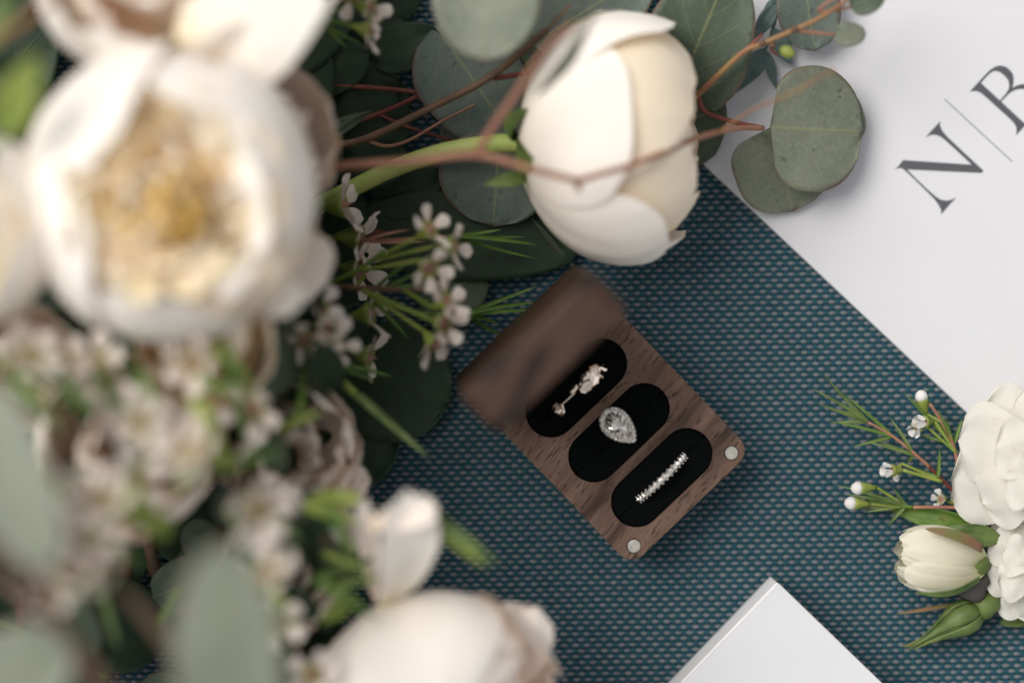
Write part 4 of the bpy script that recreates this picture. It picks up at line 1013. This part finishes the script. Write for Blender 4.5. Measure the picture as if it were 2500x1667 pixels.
for (a, b, wd, mt) in (((20, 900, 92), (150, 1060, 100), 5, GREEN_MID), ((60, 860, 88), (240, 1000, 96), 5, GREEN_MID), ((300, 870, 80), (410, 1020, 90), 5, GREEN_MID), ((470, 960, 86), (560, 1160, 92), 5, GREEN), ((290, 1200, 98), (400, 1310, 106), 9, GREEN), ((460, 1010, 96), (520, 1180, 90), 4, STEM_GOLD),
                       ((420, 1290, 100), (300, 1260, 106), 6, GREEN), ((560, 860, 70), (600, 1080, 76), 4, GREEN_MID), ((420, 850, 78), (470, 960, 84), 5, STEM_GOLD), ((880, 1220, 70), (760, 1210, 64), 4, GREEN), ((990, 1225, 66), (1215, 1375, 72), 4.4, GREEN_MID), ((1010, 1250, 68), (1190, 1385, 70), 3.4, GREEN),
                       ((740, 1230, 66), (880, 1280, 70), 4, GREEN), ((560, 1480, 80), (700, 1500, 86), 4, GREEN_MID), ((840, 1480, 64), (780, 1520, 70), 5, GREEN), ((230, 1010, 90), (120, 960, 96), 5, GREEN_MID)):
    needle(W5, a, b, wd, .08, mt)

for k in range(30):
    x = wr_.uniform(-20, 860); y = wr_.uniform(830, 1480); z = wr_.uniform(70, 112) * (1 if x < 600 else .72); a = wr_.choice([.5, .7, .9, 1.2, 2.4, -.4]) + wr_.uniform(-.3, .3); l = wr_.uniform(110, 190)
    needle(W5, (x, y, z), (x + l * math.cos(a), y + l * math.sin(a), z + wr_.uniform(-6, 10)), wr_.uniform(1.8, 3.2), .08, wr_.choice([GREEN_MID, GREEN_MID, GREEN_DK, GREEN_DK, GREEN]))
# ------------------------------------------------------------------ boutonniere at the right edge
def rose(label, c, axis, R, seed, spec, inner=7):
    t = thing("white_rose", label, "rose", P(c[0], c[1], 0), "white roses")
    f = frame(P(*c), axis, ref=(1, 0, 0))
    for i, (phi, hw, th1, dR, kw) in enumerate(spec):
        kw = dict(kw); kw.setdefault('drop', .25)
        petal(t, f, R + dR, phi, hw, 15, th1, PET_ROSE, asp=.7, seed=seed + i * 2.3, ns=21, nt=15, **kw)
    for k in range(inner):
        petal(t, f, R * (.84 - .05 * k), k * 137.5, .9, 30, 122 + (k % 3) * 10, PET_ROSE, asp=1.0, over=.9, ruffle=R * .05, drop=.2, frill=.06, seed=seed + k)
    for k in range(9):
        petal(t, f, R * (.55 - .04 * k), k * 137.5, 1.2, 30, 158, PET_ROSE, asp=1.1, over=.9, ruffle=R * .03, drop=.15, seed=seed + k + 60)
    cc = P(*c); part("hip", lathe([(0, 1.2), (1.5, 3.4), (4, 3.8), (6, 3)], cc - f[3] * R * .95, f[3], 12), GREEN_MID, t)
    return t
def flat_rose(label, c, R, seed, sheets, mat):
    t = rose(label, c, (-.05, 0, 1), R, seed, [(k * 60 + 20, .75, 112 + 10 * (k % 2), 0, dict(ruffle=1.2)) for k in range(6)], 6)
    for (b, tp, wd, wv, cp) in sheets:
        part("petal", sheet(P(*b), P(*tp), wd * 1.15, shape='petal', wave=wv * .8, cup=cp, bend=.10, seed=b[0] * .1 + tp[1] * .37, ns=17, nt=17), mat, t)
    part("stem", tube([P(c[0], c[1], 6), P(c[0] + 60, c[1] + 40, 3), P(c[0] + 160, c[1] + 60, 3)], 1.4, 1.4), GREEN_MID, t)
    return t
flat_rose("open white rose with broad wavy petals lapping over the edge of the card", (2580, 1150, 17), 12.0, 3.0, [
    ((2560, 1190, 12), (2322, 1165, 9), 27, 3.0, -.05), ((2560, 1060, 12), (2395, 1000, 10), 22, 3.0, -.05), ((2570, 1240, 12), (2420, 1285, 7), 18, 2.4, -.04),
    ((2540, 1090, 20), (2340, 1075, 14), 24, 3.4, -.08), ((2570, 1030, 18), (2480, 978, 14), 20, 3.0, -.05), ((2550, 1170, 22), (2395, 1225, 15), 22, 3.0, -.06),
    ((2560, 1110, 26), (2430, 1090, 22), 19, 3.0, .05), ((2570, 1180, 27), (2455, 1165, 23), 17, 3.0, .06), ((2580, 1060, 27), (2500, 1030, 22), 16, 3.0, .05)], PET_ROSE)
flat_rose("white rose with small brown blemishes below the larger wavy petalled rose", (2545, 1405, 15), 7.5, 7.0, [
    ((2520, 1400, 10), (2402, 1395, 10), 15, 2.2, -.05), ((2520, 1360, 12), (2418, 1318, 12), 13, 2.2, -.05), ((2525, 1440, 10), (2425, 1470, 9), 14, 2.2, -.05), ((2530, 1340, 14), (2482, 1285, 13), 13, 2.0, 0),
    ((2530, 1410, 18), (2436, 1420, 16), 13, 2.2, .04), ((2530, 1370, 19), (2448, 1350, 17), 13, 2.2, .04), ((2530, 1450, 16), (2480, 1500, 10), 13, 2.0, 0)], PET_ROSE)

rb = thing("rosebud", "closed creamy white rosebud with brown edged sepals pointing at the ring box", "rosebud", P(2300, 1370, 0))
f = frame(P(2282, 1364, 11.5), (-.985, .10, .05)); f = (f[0], f[1] * .92, f[2], f[3])
for (phi, hw, th1, R, kw) in ((180, 1.1, 128, 9.6, {}), (100, 1.0, 132, 9.4, dict(frill=.05)), (-100, 1.0, 134, 9.3, dict(frill=.05)), (60, .9, 146, 8.7, dict(frill=.1)), (-60, .9, 150, 8.6, dict(frill=.1)), (150, .9, 150, 8.5, dict(frill=.1)), (230, .9, 150, 8.3, {}),
                              (0, .9, 156, 7.6, dict(frill=.1)), (90, .9, 158, 7.2, {}), (200, .9, 158, 6.8, {}), (24, .62, 140, 9.3, dict(over=.9, drop=.2, frill=.05)), (-30, .60, 133, 9.0, dict(over=-.8, drop=.22, frill=.08, flare=.04)), (-72, .6, 126, 9.4, dict(over=.7, drop=.2, frill=.05, flare=.03))):
    kw = dict(kw); kw.setdefault('drop', .24); kw.setdefault('over', .5)
    petal(rb, f, R, phi, hw, 14, th1, PET_BUD, asp=1.42, ruffle=.4, seed=phi * .1 + R, ns=17, nt=15, **kw)
part("hip", lathe([(0, 1.2), (2, 3.6), (4.5, 4.3), (7, 4.6)], P(2418, 1378, 10.5), (-.985, .05, .02), 14), GREEN_MID, rb)
for b, tp, wd, mt, nn, bd in (((2398, 1340, 18.5), (2258, 1290, 20.5), 4.6, SEPAL_BRN, (0, .55, .85), .12), ((2392, 1412, 19), (2236, 1446, 19), 3.6, GREEN_MID, (0, -.7, .7), .14), ((2395, 1335, 10), (2330, 1290, 5), 5, SEPAL_BRN, (0, .9, .3), .1), ((2330, 1474, 5), (2188, 1498, 4), 1.6, SEPAL_BRN, (0, 0, 1), .05)):
    o = part("sepal", sheet(P(*b), P(*tp), wd, normal=nn, bend=bd, cup=.1, shape='sepal', seed=b[1]), mt, rb); solidify(o, .3)
part("stem", tube(pts((2418, 1380, 10), (2470, 1390, 8), (2560, 1400, 6)), 1.3, 1.5), GREEN_MID, rb)

gb = thing("green_bud", "tightly closed green rosebud with long twisted sepals under the creamy bud", "rosebud", P(2340, 1525, 0))
ax = (P(2245, 1570, 6) - P(2420, 1468, 8)).normalized(); o0 = P(2425, 1466, 8)
part("hip", lathe([(-2, 1.5), (0, 3.0), (3.0, 3.7), (5, 3.3)], o0, ax, 14), GREEN_MID, gb)
part("bud_body", lathe([(4.6, 2.6), (7, 4.2), (10, 4.4), (13, 3.5), (16, 2.2), (19, 1.3), (22, .7)], o0, ax, 20, 5, .05), GREEN_MID, gb)
e1 = Vector((0, 0, 1)); e2 = ax.cross(e1)
for k in range(5):
    g = k * 1.257 + .3; d = e1 * math.cos(g) + e2 * math.sin(g)
    prof = [(4.5, 2.8), (7.2, 4.5), (10.2, 4.7), (13.4, 3.7), (17, 2.3), (21, 1.2), (24.5 + k % 3, .5)]
    V, F, U = [], [], []
    for j, (h, r) in enumerate(prof):
        wv = (.6, .62, .56, .5, .45, .4, .1)[j]
        for i in range(7):
            a = g + (i - 3) / 3 * wv + j * .05; q = o0 + ax * h + (e1 * math.cos(a) + e2 * math.sin(a)) * (r + .25 * (1 - abs(i - 3) / 3))
            V.append(q); U.append((i / 6, j / 6))
    for j in range(6):
        for i in range(6): F.append((j * 7 + i, j * 7 + i + 1, j * 7 + i + 8, j * 7 + i + 7))
    o = part("sepal", (V, F, U), GREEN_MID, gb); solidify(o, .25)
part("sepal_tip", sheet(o0 + ax * 21, P(2205, 1578, 4), 1.6, bend=.1, shape='needle', ns=5, nt=7), SEPAL_BRN, gb)
part("stem", tube([o0 - ax * 1.5, P(2480, 1440, 8), P(2560, 1410, 6)], 1.4, 1.4), GREEN_MID, gb)

tp_ = thing("stem_tape", "scrap of dark grey floral tape binding the rosebud to the roses", "tape", P(2378, 1432, 0))
part("tape_wrap", lathe([(-3.6, 2.4), (-3, 3.3), (-1, 3.9), (1.2, 3.6), (3, 3.9), (4.4, 2.6)], P(2376, 1432, 9), (.35, 1, .1), 14, 3, .08), TAPE, tp_)
part("tape_end", sheet(P(2385, 1415, 12), P(2412, 1392, 12), 2.2, cup=.2, shape='lance', wave=.6), TAPE, tp_)

lv = thing("rose_leaf", "folded dark green rose leaves tucked between the bud and the wavy petalled rose", "leaf", P(2330, 1280, 0))
leaf(lv, (2450, 1318, 12), (2290, 1288, 9), 62, GREEN_MID, shape='lance', cup=.25, bend=.1)
leaf(lv, (2420, 1300, 7), (2165, 1240, 4), 66, GREEN_DK, shape='lance', cup=.2, bend=.05)
leaf(lv, (2390, 1290, 6), (2290, 1262, 7), 40, SEPAL_BRN, shape='lance', cup=.2)
leaf(lv, (2440, 1520, 4), (2560, 1500, 4), 40, GREEN_MID, shape='lance')

W6 = thing("waxflower_sprig", "waxflower sprig with white buds and feathery needles on the cloth beside the white rose", "waxflower", P(2250, 1150, 0), "waxflower sprigs")
stem(W6, [(2440, 1320, 2), (2385, 1250, 3.5), (2325, 1195, 6), (2270, 1140, 8)], .55, .5, STEM_DKRED)
stem(W6, [(2270, 1140, 9), (2225, 1100, 9), (2180, 1065, 9), (2120, 1030, 9)], .5, .38, STEM_RED)
stem(W6, [(2375, 1240, 8), (2300, 1238, 8), (2230, 1238, 8)], .55, .5, STEM_RED)
stem(W6, [(2230, 1238, 8), (2170, 1230, 8), (2120, 1222, 7)], .45, .35, GREEN_DK)
for k, (a, t_) in enumerate((((2120, 1030, 9), ((1982, 948, 9), (2010, 912, 10), (1995, 985, 8), (2025, 1032, 7), (2060, 975, 9), (2050, 1000, 8))), ((2180, 1065, 9), (((2060, 960, 9)), (2030, 1028, 8), (2080, 1090, 6))), ((2230, 1110, 9), ((2170, 1015, 10), (2120, 1080, 7), (2215, 1130, 6), (2140, 1075, 8))),
                             ((2290, 1165, 9), ((2295, 1095, 10), (2200, 1130, 7), (2240, 1160, 6))), ((2210, 1235, 8), ((2035, 1182, 8), (2060, 1205, 8), (2110, 1250, 6), (2165, 1285, 5), (2180, 1190, 9), (2060, 1240, 6), (2080, 1195, 9))), ((2328, 1085, 9), ((2205, 955, 10), (2225, 968, 10), (2260, 965, 9), (2350, 1020, 8), (2290, 1000, 11), (2310, 1020, 8), (2240, 1060, 6))))):
    needles(W6, a, t_, 1.0, GREEN_DK if k % 2 else GREEN_MID)
stem(W6, [(2340, 1140, 9), (2328, 1088, 9), (2300, 1030, 10), (2270, 985, 10)], .5, .4, STEM_RED)
b = wax(W6, (2258, 1030, 10), (-.8, .05, .35), .62, 'w', bud=.9); wax_stem(W6, (2335, 1105, 9), [b], .5)
b = wax(W6, (2240, 1045, 10), (-.7, .5, .5), .5, 'w', bud=.8); wax_stem(W6, (2335, 1105, 9), [b], .4)
b = wax_bud(W6, (2252, 975, 9), (-.3, -.9, .2), .9); wax_stem(W6, (2300, 1030, 10), [b], .4)
b = wax(W6, (2178, 1148, 10), (-.95, .0, .25), .62, 'w', bud=1.0); wax_stem(W6, (2300, 1175, 9), [b], .5)
b = wax(W6, (2190, 1150, 8), (-.4, .6, .2), .5, 'w', bud=.7); wax_stem(W6, (2300, 1175, 9), [b], .4)
b = wax_bud(W6, (2102, 1191, 9), (-.98, .02, .15), .95); wax_stem(W6, (2200, 1228, 8), [b], .45)
b = wax_bud(W6, (2086, 1228, 8), (-.98, -.05, .15), .95); wax_stem(W6, (2200, 1236, 8), [b], .45)
b = wax(W6, (2298, 1218, 6), (-.5, -.2, .6), .5, 'w', bud=.6); wax_stem(W6, (2360, 1240, 7), [b], .4)
b = wax(W6, (2335, 1222, 6), (.2, -.6, .6), .5, 'w', bud=.6); wax_stem(W6, (2370, 1240, 7), [b], .4)
